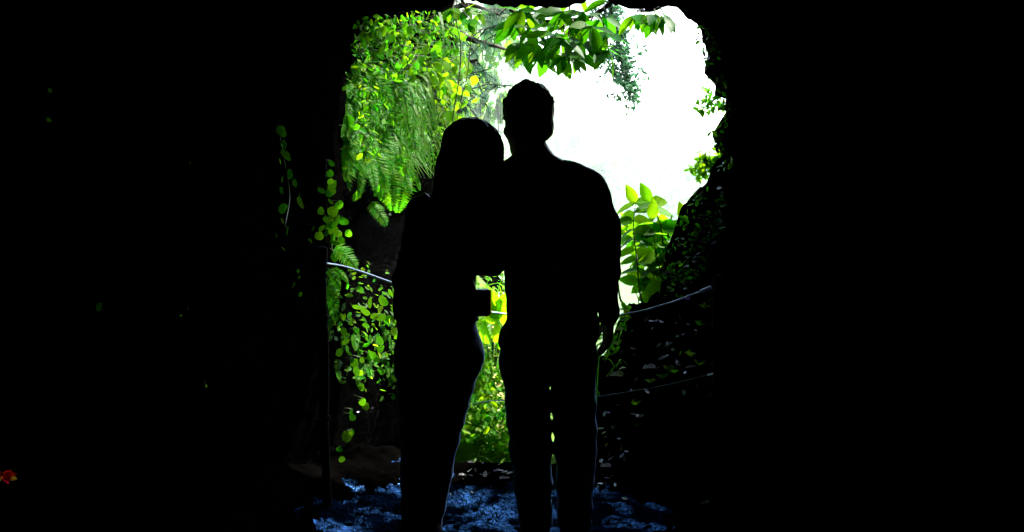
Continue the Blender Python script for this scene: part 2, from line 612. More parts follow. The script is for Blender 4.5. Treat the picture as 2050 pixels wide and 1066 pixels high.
LM = {
    'long': [leaf_mesh('long_leaf', M['leaf_dark'], 0.42, 1.15, 0.25, d, 7) for d in (0.12, 0.3, 0.02)],
    'longlit': [leaf_mesh('long_leaf', M['leaf'], 0.42, 1.15, 0.2, d, 7) for d in (0.12, 0.3)],  # lit copy of the dark long leaf; the light is in its colour
    'ovate': [leaf_mesh('ovate_leaf', M['leaf_lime'], 0.55, 0.85, 0.2, d, 6) for d in (0.1, 0.25)],
    'ovated': [leaf_mesh('ovate_leaf', M['leaf_dark'], 0.55, 0.85, 0.2, d, 6) for d in (0.1, 0.25)],
    'ivy': [leaf_mesh('ivy_leaf', M['leaf'], 0.75, 0.75, 0.15, d, 5, 0.08, 0.02) for d in (0.05, 0.2)],
    'lime': [leaf_mesh('lime_leaf', M['leaf_lime'], 0.7, 0.8, 0.15, d, 5, 0.05, 0.02) for d in (0.05, 0.2)],
    'round': [round_leaf('round_leaf', M['leaf_matte'], 11, c, e) for c, e in ((0.2, 1.0), (0.05, 1.15))],
}


def put_leaf(parent, meshes, pos, d, n, size, wid=1.0, name='leaf'):
    return link(name, random.choice(meshes), None, parent, leaf_mtx(pos, d, n, size, parent.location, wid))


def stem_mesh(parent, pts, r0, r1, mat, name='stem', sides=5):
    pp = smooth_path(pts, 6)
    rr = [r0 + (r1 - r0) * i / (len(pp) - 1) for i in range(len(pp))]
    v, f = tube_data([p - parent.location for p in pp], rr, sides)
    return link(name, pydata(name, v, f, True), mat, parent), pp


# ------------------------------------------------------------------ bodies: smooth-union distance fields meshed with surface nets
class Field:
    def __init__(self, lo, hi, vox):
        self.lo = np.array(lo, float)
        self.v = vox
        self.n = np.ceil((np.array(hi) - self.lo) / vox).astype(int) + 1
        self.d = np.full(self.n, 1.0, np.float32)

    def _win(self, lo, hi):
        a = np.clip(np.floor((np.array(lo) - self.lo) / self.v).astype(int), 0, self.n)
        b = np.clip(np.ceil((np.array(hi) - self.lo) / self.v).astype(int) + 1, 0, self.n)
        if np.any(b <= a):
            return None
        g = [self.lo[k] + self.v * np.arange(a[k], b[k]) for k in range(3)]
        X, Y, Z = np.meshgrid(*g, indexing='ij')
        return (slice(a[0], b[0]), slice(a[1], b[1]), slice(a[2], b[2])), X, Y, Z

    def _union(self, sl, d, k):
        o = self.d[sl]
        if k <= 0:
            self.d[sl] = np.minimum(o, d)
        else:
            h = np.clip(0.5 + 0.5 * (o - d) / k, 0, 1)
            self.d[sl] = o * (1 - h) + d * h - k * h * (1 - h)

    def cone(self, a, b, ra, rb, k=0.03, flat=1.0):
        a, b = np.array(a, float), np.array(b, float)
        m = max(ra, rb) + k + 0.02
        w = self._win(np.minimum(a, b) - m, np.maximum(a, b) + m)
        if w is None:
            return
        sl, X, Y, Z = w
        ba = b - a
        L = max(1e-9, float(ba @ ba))
        h = np.clip(((X - a[0]) * ba[0] + (Y - a[1]) * ba[1] + (Z - a[2]) * ba[2]) / L, 0, 1)
        dy = (Y - a[1] - h * ba[1]) / flat
        d = np.sqrt((X - a[0] - h * ba[0]) ** 2 + dy ** 2 + (Z - a[2] - h * ba[2]) ** 2) - (ra + (rb - ra) * h)
        self._union(sl, d.astype(np.float32), k)

    def ell(self, c, r, rot=None, k=0.03):
        c, r = np.array(c, float), np.array(r, float)
        m = r.max() + k + 0.02
        w = self._win(c - m, c + m)
        if w is None:
            return
        sl, X, Y, Z = w
        p = np.stack([X - c[0], Y - c[1], Z - c[2]], -1)
        if rot is not None:
            p = p @ np.array(rot)            # world -> local
        q = p / r
        k0 = np.linalg.norm(q, axis=-1)
        k1 = np.linalg.norm(q / r, axis=-1) + 1e-9
        d = k0 * (k0 - 1) / k1
        self._union(sl, d.astype(np.float32), k)

    def grid(self):
        g = [self.lo[k] + self.v * np.arange(self.n[k]) for k in range(3)]
        return np.meshgrid(*g, indexing='ij')

    def cut(self, point, normal):
        """keep the side the normal points away from"""
        X, Y, Z = self.grid()
        n = np.array(normal, float)
        n /= np.linalg.norm(n)
        d = (X - point[0]) * n[0] + (Y - point[1]) * n[1] + (Z - point[2]) * n[2]
        self.d = np.maximum(self.d, d.astype(np.float32))

    def wrinkle(self, amp, sx, sy, sz, ph=0.0):
        X, Y, Z = self.grid()
        q = np.sin(Z * sz + 2.2 * np.sin(X * sx + ph) + 1.7 * np.sin(Y * sy + ph * 2)) * np.sin(X * sx * 0.7 + Z * sz * 0.37 + ph)
        q += 0.6 * np.sin(Z * sz * 2.3 + X * sx * 1.9 + ph) * np.sin(Y * sy * 1.7 + Z * 9)
        self.d += (amp * q).astype(np.float32)

    def mesh(self, name):
        d = self.d
        d[0], d[-1], d[:, 0], d[:, -1], d[:, :, 0], d[:, :, -1] = 1, 1, 1, 1, 1, 1
        ins = d < 0
        n = self.n
        cnt = np.zeros(n - 1, np.int8)
        for i in (0, 1):
            for j in (0, 1):
                for k in (0, 1):
                    cnt += ins[i:n[0] - 1 + i, j:n[1] - 1 + j, k:n[2] - 1 + k]
        act = np.argwhere((cnt > 0) & (cnt < 8))
        idx = np.full(n - 1, -1, np.int64)
        idx[tuple(act.T)] = np.arange(len(act))
        acc = np.zeros((len(act), 3))
        num = np.zeros(len(act))
        corners = [(i, j, k) for i in (0, 1) for j in (0, 1) for k in (0, 1)]
        for ca in corners:
            for ax in range(3):
                if ca[ax]:
                    continue
                cb = list(ca)
                cb[ax] = 1
                da = d[act[:, 0] + ca[0], act[:, 1] + ca[1], act[:, 2] + ca[2]]
                db = d[act[:, 0] + cb[0], act[:, 1] + cb[1], act[:, 2] + cb[2]]
                x = (da < 0) != (db < 0)
                t = np.where(x, da / np.where(x, da - db, 1), 0)
                pos = np.tile(np.array(ca, float), (len(act), 1))
                pos[:, ax] = t
                acc[x] += pos[x]
                num[x] += 1
        vs = self.lo + self.v * (act + acc / num[:, None])
        faces = []
        for ax in range(3):
            a, b = [q for q in range(3) if q != ax]
            s0 = [slice(1, -1)] * 3
            s1 = [slice(1, -1)] * 3
            s0[ax] = slice(0, n[ax] - 1)
            s1[ax] = slice(1, n[ax])
            i0, i1 = ins[tuple(s0)], ins[tuple(s1)]
            for flip in (False, True):
                e = np.argwhere((i0 & ~i1) if not flip else (~i0 & i1))
                if not len(e):
                    continue
                e[:, a] += 1
                e[:, b] += 1
                q = []
                for oa, ob in ((1, 1), (0, 1), (0, 0), (1, 0)):
                    g = e.copy()
                    g[:, a] -= oa
                    g[:, b] -= ob
                    q.append(idx[g[:, 0], g[:, 1], g[:, 2]])
                q = np.stack(q, 1)
                ok = (q >= 0).all(1)
                q = q[ok]
                rev = flip != (ax == 1)
                faces.append(q[:, ::-1] if rev else q)
        faces = np.concatenate(faces)
        me = bpy.data.meshes.new(name)
        me.from_pydata(vs.tolist(), [], faces.tolist())
        me.update()
        me.polygons.foreach_set('use_smooth', [True] * len(me.polygons))
        return me


def hand(fd, wrist, d, n, thumb, curl=0.35, s=1.0):
    """palm and five fingers: d = finger direction, n = out of the palm, thumb = side the thumb leaves"""
    d, n, th = Vector(d).normalized(), Vector(n).normalized(), Vector(thumb).normalized()
    wrist = Vector(wrist)
    for k, (off, ml, ln) in enumerate([(0.033, 0.088, 0.072), (0.011, 0.092, 0.080), (-0.011, 0.087, 0.074), (-0.032, 0.078, 0.058)]):
        kn = wrist + (d * ml + th * off) * s
        fd.cone(wrist + th * off * 0.5 * s, kn, 0.015 * s, 0.0115 * s, 0.012)
        p, ang = kn, 0.15
        for q, fr in enumerate((0.45, 0.32, 0.23)):
            ang += curl * (0.7 + 0.25 * q)
            dirn = d * math.cos(ang) + n * math.sin(ang) + th * off * 1.2
            p2 = p + dirn.normalized() * ln * fr * s
            fd.cone(p, p2, (0.0088 - 0.0009 * q) * s, (0.0080 - 0.0009 * q) * s, 0.002)
            p = p2
    b = wrist + (d * 0.028 + th * 0.020 + n * 0.006) * s
    m1 = b + (d * 0.036 + th * 0.030 + n * 0.014) * s
    fd.cone(b, m1, 0.014 * s, 0.0105 * s, 0.01)
    m2 = m1 + (d * 0.032 + th * 0.010 + n * 0.010) * s
    fd.cone(m1, m2, 0.0098 * s, 0.008 * s, 0.002)
    fd.cone(m2, m2 + (d * 0.022 + n * 0.008) * s, 0.0085 * s, 0.007 * s, 0.002)


def rotmat(yaw, roll, pitch=0.0):
    """local head axes (x right, y face forward, z up) -> world; yaw turns left, roll tilts right"""
    return (Matrix.Rotation(roll, 3, 'Y') @ Matrix.Rotation(yaw, 3, 'Z') @ Matrix.Rotation(pitch, 3, 'X'))


def head(fd, c, m, s=1.0):
    mm = np.array(m)

    def L(x, y, z):
        return Vector(c) + m @ Vector((x, y, z)) * s
    fd.ell(L(0, -0.012, 0.035), np.array((0.076, 0.098, 0.095)) * s, mm, 0.02)      # skull
    fd.ell(L(0, 0.030, -0.045), np.array((0.060, 0.066, 0.075)) * s, mm, 0.03)      # face
    fd.ell(L(0, 0.066, -0.104), np.array((0.026, 0.020, 0.020)) * s, mm, 0.025)     # chin
    fd.cone(L(-0.052, 0.005, -0.065), L(-0.015, 0.066, -0.105), 0.020 * s, 0.016 * s, 0.02)
    fd.cone(L(0.052, 0.005, -0.065), L(0.015, 0.066, -0.105), 0.020 * s, 0.016 * s, 0.02)
    fd.cone(L(0, 0.091, 0.008), L(0, 0.112, -0.036), 0.008 * s, 0.013 * s, 0.012)   # nose
    for q in (-1, 1):
        fd.ell(L(q * 0.011, 0.104, -0.040), np.array((0.009, 0.010, 0.008)) * s, mm, 0.006)
        fd.cone(L(q * 0.012, 0.090, 0.020), L(q * 0.048, 0.074, 0.022), 0.010 * s, 0.009 * s, 0.012)   # brow
        fd.ell(L(q * 0.031, 0.078, 0.002), np.array((0.013, 0.012, 0.010)) * s, mm, 0.004)             # eye
        fd.ell(L(q * 0.079, -0.008, -0.008), np.array((0.010, 0.018, 0.031)) * s, mm, 0.006)           # ear
        fd.ell(L(q * 0.042, 0.062, -0.030), np.array((0.022, 0.020, 0.020)) * s, mm, 0.02)             # cheek
    fd.cone(L(-0.020, 0.090, -0.068), L(0.020, 0.090, -0.068), 0.007 * s, 0.007 * s, 0.006)            # lips
    fd.cone(L(-0.016, 0.088, -0.079), L(0.016, 0.088, -0.079), 0.008 * s, 0.008 * s, 0.006)


def finish_person(name, body_me, base, label):
    """move the body mesh to an origin at the feet"""
    body_me.transform(Matrix.Translation(-Vector(base)))
    body_me.materials.append(M['skin'])
    o = link(name, body_me)
    o.location = base
    tag(o, label, 'person')
    return o


def part(name, me, mat, parent):
    me.transform(Matrix.Translation(-parent.location))
    me.materials.append(mat)
    return link(name, me, None, parent)


VOX = 0.0055
# ---------------- man
D = 4.35
def m_(px, py, dy=0.0):
    return P(px, py, D + dy)


hm = rotmat(R(38), R(-3), R(-4))
hc = m_(1055, 243)
neck0, neck1 = m_(1062, 275, 0.0), m_(1068, 330, -0.03)
shR, shL = m_(1168, 376), m_(978, 378)
elR, wrR = m_(1208, 520, -0.03), m_(1219, 634, 0.04)
elL, wrL = m_(985, 522, -0.07), m_(862, 536, -0.15)
chest, waist, pelv = m_(1075, 430, -0.01), m_(1092, 570, 0.0), m_(1097, 690, 0.0)
hipL, hipR = m_(1050, 720), m_(1146, 720)
knL, knR = m_(1063, 905, 0.02), m_(1153, 905, 0.03)
anL, anR = m_(1072, 1046, 0.0), m_(1150, 1046, 0.0)
anL.z = anR.z = 0.075


def limb_set(fd, e, arms=True, legs=True, feet=False):
    """e = how much thicker than skin"""
    if arms:
        fd.cone(shR, elR, 0.048 + e, 0.040 + e, 0.03)
        fd.cone(elR, wrR, 0.041 + e, 0.028 + e * 0.8, 0.02)
        fd.cone(shL, elL, 0.048 + e, 0.040 + e, 0.03)
        fd.cone(elL, wrL, 0.041 + e, 0.028 + e * 0.8, 0.02)
    if legs:
        fd.cone(hipL, knL, 0.082 + e, 0.056 + e, 0.04)
        fd.cone(knL, anL, 0.058 + e, 0.040 + e, 0.03)
        fd.cone(hipR, knR, 0.080 + e, 0.056 + e, 0.04)
        fd.cone(knR, anR, 0.058 + e, 0.040 + e, 0.03)


def torso_m(fd, e):
    fd.cone(m_(1012, 372, -0.02), m_(1140, 372, -0.02), 0.070 + e, 0.070 + e, 0.05, 0.9)
    fd.cone(m_(1040, 420), m_(1120, 420), 0.105 + e, 0.105 + e, 0.05, 0.85)
    fd.cone(m_(1055, 450), m_(1060, 600), 0.085 + e, 0.078 + e, 0.05, 0.95)
    fd.cone(m_(1115, 450), m_(1135, 600), 0.085 + e, 0.078 + e, 0.05, 0.95)
    fd.cone(m_(1052, 680), m_(1142, 680), 0.092 + e, 0.092 + e, 0.05, 1.0)
    if e > 0:
        fd.cone(m_(1145, 470), m_(1158, 640), 0.080, 0.072, 0.05)


box = ((-0.55, 3.95, -0.03), (0.62, 4.75, 1.86))
fd = Field(*box, VOX)
torso_m(fd, 0.0)
fd.cone(neck1, neck0, 0.060, 0.054, 0.03)
fd.cone(m_(1085, 330, -0.02), shR, 0.050, 0.055, 0.05)
fd.cone(m_(1050, 330, -0.02), shL, 0.050, 0.055, 0.05)
limb_set(fd, 0.0)
head(fd, hc, hm, 1.0)
hand(fd, wrR, m_(1216, 700, 0.05) - wrR, (-0.8, 0.3, -0.1), (-0.2, 1, 0), 0.30, 1.05)
hand(fd, wrL, Vector((-1, 0.45, 0.05)), (0.25, 1, 0), (0.1, -0.1, 1), 0.28, 1.05)
for an in (anL, anR):
    fd.cone(an, (an.x, an.y - 0.03, 0.035), 0.04, 0.035, 0.02)
    fd.cone((an.x, an.y - 0.03, 0.035), (an.x + 0.01, an.y + 0.16, 0.03), 0.035, 0.030, 0.02)
man = finish_person('person', fd.mesh('person'), (pelv.x, D, 0.0), 'person in dark shirt and jeans standing on the right, arm round companion')
# shirt
fd = Field((-0.55, 3.95, 0.75), (0.62, 4.75, 1.62), VOX)
torso_m(fd, 0.012)
fd.cone(m_(1085, 338, -0.02), shR, 0.050, 0.066, 0.05)
fd.cone(m_(1050, 338, -0.02), shL, 0.050, 0.066, 0.05)
fd.cone(m_(1068, 345, -0.03), m_(1066, 322, -0.02), 0.075, 0.063, 0.02)
limb_set(fd, 0.013, True, False)
fd.cone(m_(1185, 380), m_(1212, 455), 0.062, 0.056, 0.03)
fd.cone(m_(1212, 455), m_(1215, 545), 0.056, 0.048, 0.03)
fd.wrinkle(0.0035, 16, 19, 34, 0.7)
fd.cut(m_(1066, 316), (0, 0.1, 1))
fd.cut(m_(1095, 706), (0, 0, -1))
fd.cut(wrR + (wrR - elR).normalized() * -0.01, (wrR - elR))if False else None
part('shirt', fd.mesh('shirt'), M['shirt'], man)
# trousers
fd = Field((-0.2, 3.95, 0.0), (0.5, 4.75, 1.0), VOX)
fd.cone(m_(1052, 665), m_(1142, 665), 0.098, 0.098, 0.04, 1.0)
fd.cone(m_(1052, 720), m_(1144, 720), 0.100, 0.098, 0.04, 1.05)
fd.cone(hipL, knL, 0.092, 0.080, 0.02)
fd.cone(knL, anL, 0.081, 0.064, 0.02)
fd.cone(hipR, knR, 0.090, 0.080, 0.02)
fd.cone(knR, anR, 0.081, 0.064, 0.02)
fd.wrinkle(0.004, 21, 17, 30, 2.1)
fd.cut((0, 0, 0.055), (0, 0, -1))
fd.cut(m_(1095, 688), (0, 0, 1))
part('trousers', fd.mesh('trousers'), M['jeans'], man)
for an in (anL, anR):
    fd = Field((an.x - 0.1, an.y - 0.15, -0.02), (an.x + 0.12, an.y + 0.3, 0.16), 0.005)
    fd.cone((an.x, an.y - 0.035, 0.045), (an.x + 0.012, an.y + 0.17, 0.035), 0.050, 0.042, 0.02)
    fd.cone((an.x, an.y - 0.02, 0.09), (an.x, an.y, 0.05), 0.052, 0.05, 0.03)
    fd.cut((0, 0, 0.0), (0, 0, -1))
    part('shoe', fd.mesh('shoe'), M['shoe'], man)
# hair
fd = Field((hc.x - 0.2, hc.y - 0.2, hc.z - 0.14), (hc.x + 0.2, hc.y + 0.2, hc.z + 0.2), 0.0045)
def H(x, y, z):
    return hc + hm @ Vector((x, y, z)) * 0.985


fd.ell(H(0, -0.016, 0.040), np.array((0.091, 0.108, 0.101)) * 0.985, np.array(hm), 0.01)
fd.ell(H(0, -0.062, -0.040), np.array((0.066, 0.045, 0.050)) * 0.985, np.array(hm), 0.03)
for k in range(160):
    a, b = random.uniform(0, 6.28), random.uniform(0.0, 1.35)
    dd = Vector((math.sin(b) * math.cos(a), math.sin(b) * math.sin(a), math.cos(b)))
    q = H(dd.x * 0.086, -0.016 + dd.y * 0.105, 0.040 + dd.z * 0.098)
    fd.cone(q, q + (hm @ (dd * 0.6 + rv(0.9))).normalized() * random.uniform(0.006, 0.014), 0.009, 0.003, 0.012)
fd.wrinkle(0.0015, 90, 90, 60, 1.0)
fd.cut(H(0, 0.075, 0.05), hm @ Vector((0, 1, -0.75)))
part('hair', fd.mesh('hair'), M['hair'], man)

v, f = [], []
for k in range(220):
    a, b = random.uniform(0, 6.28), random.uniform(0.0, 1.5)
    dd = Vector((math.sin(b) * math.cos(a), math.sin(b) * math.sin(a), math.cos(b)))
    q = H(dd.x * 0.084, -0.016 + dd.y * 0.102, 0.040 + dd.z * 0.096) - man.location
    e = q + (hm @ (dd * 0.7 + rv(0.8))).normalized() * random.uniform(0.012, 0.03)
    tube_data([q, q.lerp(e, 0.5) + rv(0.002), e], [0.0016, 0.0013, 0.0006], 3, v, f)
tag(link('hair_strands', pydata('hair_strands', v, f), M['hair'], [c for c in man.children if c.name.startswith('hair')][0]), kind='stuff')

# ---------------- woman
D = 4.28
hw = rotmat(R(-25), R(14), R(-6))
hc = m_(950, 318)
neck0, neck1 = m_(938, 352), m_(922, 396, -0.02)
shL, shR = m_(846, 428), m_(965, 415, 0.02)
elL, wrL = m_(810, 560, -0.02), m_(806, 650, 0.06)
elR, wrR = m_(1015, 500, -0.10), m_(1085, 520, -0.13)
hipL, hipR = m_(838, 708), m_(914, 708)
knL, knR = m_(832, 870, 0.03), m_(886, 870, 0.02)
anL, anR = m_(824, 1030), m_(862, 1030)
anL.z = anR.z = 0.07


def torso_w(fd, e):
    fd.cone(m_(866, 424), m_(950, 420), 0.058 + e, 0.058 + e, 0.05, 0.9)
    fd.cone(m_(880, 470, 0.01), m_(940, 470, 0.01), 0.078 + e, 0.078 + e, 0.05, 0.95)
    fd.cone(m_(888, 480), m_(868, 590), 0.070 + e, 0.068 + e, 0.05)
    fd.cone(m_(928, 480), m_(900, 590), 0.066 + e, 0.068 + e, 0.05)
    fd.cone(m_(850, 680), m_(902, 680), 0.090 + e, 0.094 + e, 0.05, 1.0)


def limbs_w(fd, e):
    fd.cone(shL, elL, 0.040 + e, 0.033 + e, 0.03)
    fd.cone(elL, wrL, 0.034 + e, 0.024 + e, 0.02)
    fd.cone(shR, elR, 0.040 + e, 0.033 + e, 0.03)
    fd.cone(elR, wrR, 0.034 + e, 0.024 + e, 0.02)


fd = Field((-0.6, 3.85, -0.03), (0.35, 4.7, 1.72), VOX)
torso_w(fd, 0.0)
limbs_w(fd, 0.0)
fd.cone(neck1, neck0, 0.046, 0.044, 0.03)
fd.cone(neck1, shL, 0.045, 0.042, 0.05)
fd.cone(neck1, shR, 0.045, 0.042, 0.05)
for h, k_, a in ((hipL, knL, anL), (hipR, knR, anR)):
    fd.cone(h, k_, 0.082, 0.050, 0.04)
    fd.cone(k_, a, 0.050, 0.032, 0.03)
    fd.cone(a, (a.x, a.y - 0.03, 0.032), 0.034, 0.030, 0.02)
    fd.cone((a.x, a.y - 0.03, 0.032), (a.x, a.y + 0.14, 0.026), 0.030, 0.026, 0.02)
head(fd, hc, hw, 0.98)
hand(fd, wrL, m_(806, 710, 0.07) - wrL, (0.8, 0.3, 0), (0.2, 1, 0), 0.35, 0.92)
hand(fd, wrR, Vector((1, 0.25, -0.05)), (-0.25, 1, 0), (0.1, -0.1, 1), 0.25, 0.92)
woman = finish_person('person', fd.mesh('person'), (m_(845, 700).x, D, 0.0), 'long haired person leaning head on the taller companion, dark top and jeans')
# top
fd = Field((-0.6, 3.85, 0.7), (0.35, 4.7, 1.6), VOX)
torso_w(fd, 0.010)
limbs_w(fd, 0.010)
fd.cone(neck1, shL, 0.052, 0.052, 0.05)
fd.cone(neck1, shR, 0.052, 0.052, 0.05)
fd.cone(m_(862, 570), m_(845, 680), 0.085, 0.098, 0.05)
fd.cone(m_(900, 570), m_(908, 660), 0.085, 0.098, 0.05)
fd.wrinkle(0.003, 18, 17, 31, 3.0)
fd.cut(m_(925, 378), (-0.2, 0.1, 1))
fd.cut(m_(900, 642), (0, 0, -1))
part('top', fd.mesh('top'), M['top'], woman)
fd = Field((-0.55, 3.85, 0.0), (0.1, 4.7, 0.95), VOX)
fd.cone(m_(848, 655), m_(905, 655), 0.092, 0.092, 0.04, 1.0)
fd.cone(m_(846, 715), m_(908, 715), 0.104, 0.108, 0.04, 1.05)
fd.cone(hipL, knL, 0.086, 0.058, 0.035)
fd.cone(knL, anL, 0.058, 0.042, 0.025)
fd.cone(hipR + Vector((0.004, 0, 0)), knR, 0.096, 0.066, 0.035)
fd.cone(knR, anR, 0.064, 0.042, 0.025)
fd.wrinkle(0.003, 23, 19, 33, 5.0)
fd.cut((0, 0, 0.06), (0, 0, -1))
fd.cut(m_(900, 620), (0, 0, 1))
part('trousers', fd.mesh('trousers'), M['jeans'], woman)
for an in (anL, anR):
    fd = Field((an.x - 0.1, an.y - 0.15, -0.02), (an.x + 0.12, an.y + 0.3, 0.16), 0.005)
    fd.cone((an.x, an.y - 0.03, 0.040), (an.x, an.y + 0.15, 0.030), 0.042, 0.036, 0.02)
    fd.cone((an.x, an.y - 0.02, 0.075), (an.x, an.y, 0.05), 0.042, 0.042, 0.03)
    fd.cut((0, 0, 0.0), (0, 0, -1))
    part('shoe', fd.mesh('shoe'), M['shoe'], woman)
# long hair
fd = Field((-0.45, 3.95, 1.05), (0.1, 4.6, 1.72), 0.005)
def H(x, y, z):
    return hc + hw @ Vector((x, y, z)) * 0.98


fd.ell(H(0, -0.016, 0.045), np.array((0.096, 0.112, 0.098)), np.array(hw), 0.02)
fd.cone(H(-0.03, -0.05, 0.04), m_(918, 380, -0.06), 0.085, 0.085, 0.05)
fd.cone(m_(925, 350, -0.04), m_(905, 480, -0.09), 0.080, 0.055, 0.05)
fd.cone(m_(960, 340, -0.05), m_(955, 470, -0.09), 0.070, 0.045, 0.05)
fd.cone(m_(912, 330, -0.02), m_(886, 430, -0.05), 0.055, 0.040, 0.04)
fd.cone(m_(982, 300, -0.02), m_(990, 385, -0.06), 0.042, 0.030, 0.03)
fd.wrinkle(0.002, 80, 80, 8, 1.0)
fd.cut(H(0, 0.085, 0.0), hw @ Vector((0, 1, -0.2)))
hair = part('hair', fd.mesh('hair'), M['hair'], woman)
v, f = [], []
for k in range(150):
    a = random.uniform(-1, 1)
    top = H(a * 0.09, random.uniform(-0.12, 0.04), random.uniform(0.03, 0.13) * (1 - 0.5 * abs(a)))
    side = 1 if a > 0 else -1
    x1 = 945 + a * (62 + random.uniform(-3, 5) + (7 if random.random() < 0.2 else 0))
    m1 = m_(x1, 300 + random.uniform(-15, 15), random.uniform(-0.05, 0.03))
    m2 = m_(x1 + (8 if side < 0 else 4) * side * random.uniform(0, 1), random.uniform(335, 400), random.uniform(-0.08, 0.0))
    pp = smooth_path([top, m1, m2], 6)
    tube_data([p - woman.location for p in pp], [0.0022 * (1 - 0.07 * i) for i in range(len(pp))], 4, v, f)
tag(link('hair_strands', pydata('hair_strands', v, f, True), M['hair'], hair), kind='stuff')

# ---------------- shoulder bag hanging at the woman's hip
def bag():
    c = m_(962, 606, -0.03)
    root = empty('shoulder_bag', c)
    tag(root, 'small dark shoulder bag with a yellow strip painted as its rim light hanging between the two people', 'bag')
    bm = bmesh.new()
    bmesh.ops.create_cube(bm, size=1, matrix=Matrix.Diagonal((0.072, 0.05, 0.100, 1)))
    bmesh.ops.bevel(bm, geom=bm.edges[:], offset=0.006, segments=2, affect='EDGES')
    me = bpy.data.meshes.new('pouch')
    bm.to_mesh(me)
    bm.free()
    link('pouch', me, M['bag'], root)
    bm = bmesh.new()
    bmesh.ops.create_cube(bm, size=1, matrix=Matrix.Translation((0.0385, 0.012, 0)) @ Matrix.Diagonal((0.0055, 0.003, 0.096, 1)))
    me = bpy.data.meshes.new('lit_edge_strip')
    bm.to_mesh(me)
    bm.free()
    link('lit_edge_strip', me, M['edge_light'], root)  # thin strip added as the bag's painted rim light
    bm = bmesh.new()
    bmesh.ops.create_cube(bm, size=1, matrix=Matrix.Translation((0, -0.028, 0.02)) @ Matrix.Diagonal((0.074, 0.006, 0.062, 1)))
    bmesh.ops.bevel(bm, geom=bm.edges[:], offset=0.002, segments=1, affect='EDGES')
    me = bpy.data.meshes.new('flap')
    bm.to_mesh(me)
    bm.free()
    link('flap', me, M['bag'], root)
    pts = [c + Vector((-0.02, -0.02, 0.05)), m_(935, 540, -0.13), m_(900, 450, -0.14), m_(862, 400, -0.09), m_(850, 392, 0.0), m_(870, 430, 0.1)]
    pp = smooth_path(pts, 6)
    v, f = tube_data([p - root.location for p in pp], 0.006, 5)
    link('strap', pydata('strap', v, f, True), M['bag'], root)


bag()


# ------------------------------------------------------------------ fence: two posts and two cables
def make_post(px_c, py_top, y, label):
    top = P(px_c, py_top, y)
    z0 = min(path_z(top.x, y), soil_z(top.x, y)) - 0.05
    root = empty('fence_post', (top.x, y, z0))
    tag(root, label, 'post', 'fence posts at the tunnel mouth')
    h = top.z - z0
    pts = [(0.004 * math.sin(i * 1.3), 0.003 * math.sin(i * 2.1), h * i / 10) for i in range(11)]
    v, f = tube_data(pts, [0.019 + 0.0015 * math.sin(i * 2.7) for i in range(11)], 9)
    link('shaft', pydata('shaft', v, f, True), M['post'], root)
    v, f = tube_data([(0, 0, h - 0.006), (0, 0, h + 0.006), (0, 0, h + 0.012)], [0.0225, 0.0225, 0.015], 9)
    link('cap', pydata('cap', v, f), M['post'], root)
    for hz in (0.40, 0.76):
        v, f = tube_data([(0, 0, h * hz - 0.01), (0, 0, h * hz + 0.01)], 0.0235, 9)
        link('clamp', pydata('clamp', v, f), M['post'], root)
    return top


make_post(645, 500, 4.72, 'thin dark upright post before the leafy left wall')
make_post(1437, 556, 5.02, 'dark upright post where the twisted cable ends meet, right side')


M['cable_dark'] = plain('dull_dark_cable', (0.04, 0.06, 0.07), 0.5, 0.1, 0.2, 200, 0.2, 0.2)  # darker colour for the thin lower cable


def make_cable(pts, r, label, twist, mat):
    root = empty('fence_cable', pts[0])
    tag(root, label, 'cable', 'cables strung across the tunnel mouth')
    pp = smooth_path(pts, 10)
    v, f = tube_data([p - root.location for p in pp], r, 6)
    link('strand', pydata('strand', v, f, True), mat, root)
    e, d = pp[-1], (pp[-1] - pp[-4]).normalized()
    for ph in (0, math.pi):
        a = d.orthogonal().normalized()
        b = d.cross(a)
        q = [e + d * (twist * (i / 20 - 0.6)) + (a * math.cos(i * 0.9 + ph) + b * math.sin(i * 0.9 + ph)) * r * 1.7 for i in range(24)]
        v, f = tube_data([p - root.location for p in q], r * 0.75, 5)
        link('twisted_end', pydata('twisted_end', v, f, True), M['cable'], root)


make_cable([P(650, 527, 4.72), P(700, 537, 4.90), P(790, 568, 5.15), P(890, 604, 5.3), P(990, 626, 5.38), P(1110, 637, 5.36), P(1240, 631, 5.28), P(1330, 610, 5.16), P(1414, 580, 5.02)],
           0.0042, 'pale upper steel cable sagging behind the two people', 0.05, M['cable'])
make_cable([P(868, 852, 5.40), P(915, 822, 5.40), P(985, 803, 5.38), P(1110, 803, 5.36), P(1200, 794, 5.28), P(1330, 772, 5.14), P(1426, 749, 5.02)],
           0.0022, 'thin lower cable near the ground, rising to the right post', 0.04, M['cable_dark'])


# ------------------------------------------------------------------ plants
def in_poly(x, y, poly):
    c = False
    for i in range(len(poly)):
        x0, y0 = poly[i]
        x1, y1 = poly[i - 1]
        if (y0 > y) != (y1 > y) and x < (x1 - x0) * (y - y0) / (y1 - y0) + x0:
            c = not c
    return c


def rnd_poly(poly):
    xs_, ys_ = [p[0] for p in poly], [p[1] for p in poly]
    while True:
        x, y = random.uniform(min(xs_), max(xs_)), random.uniform(min(ys_), max(ys_))
        if in_poly(x, y, poly):
            return x, y


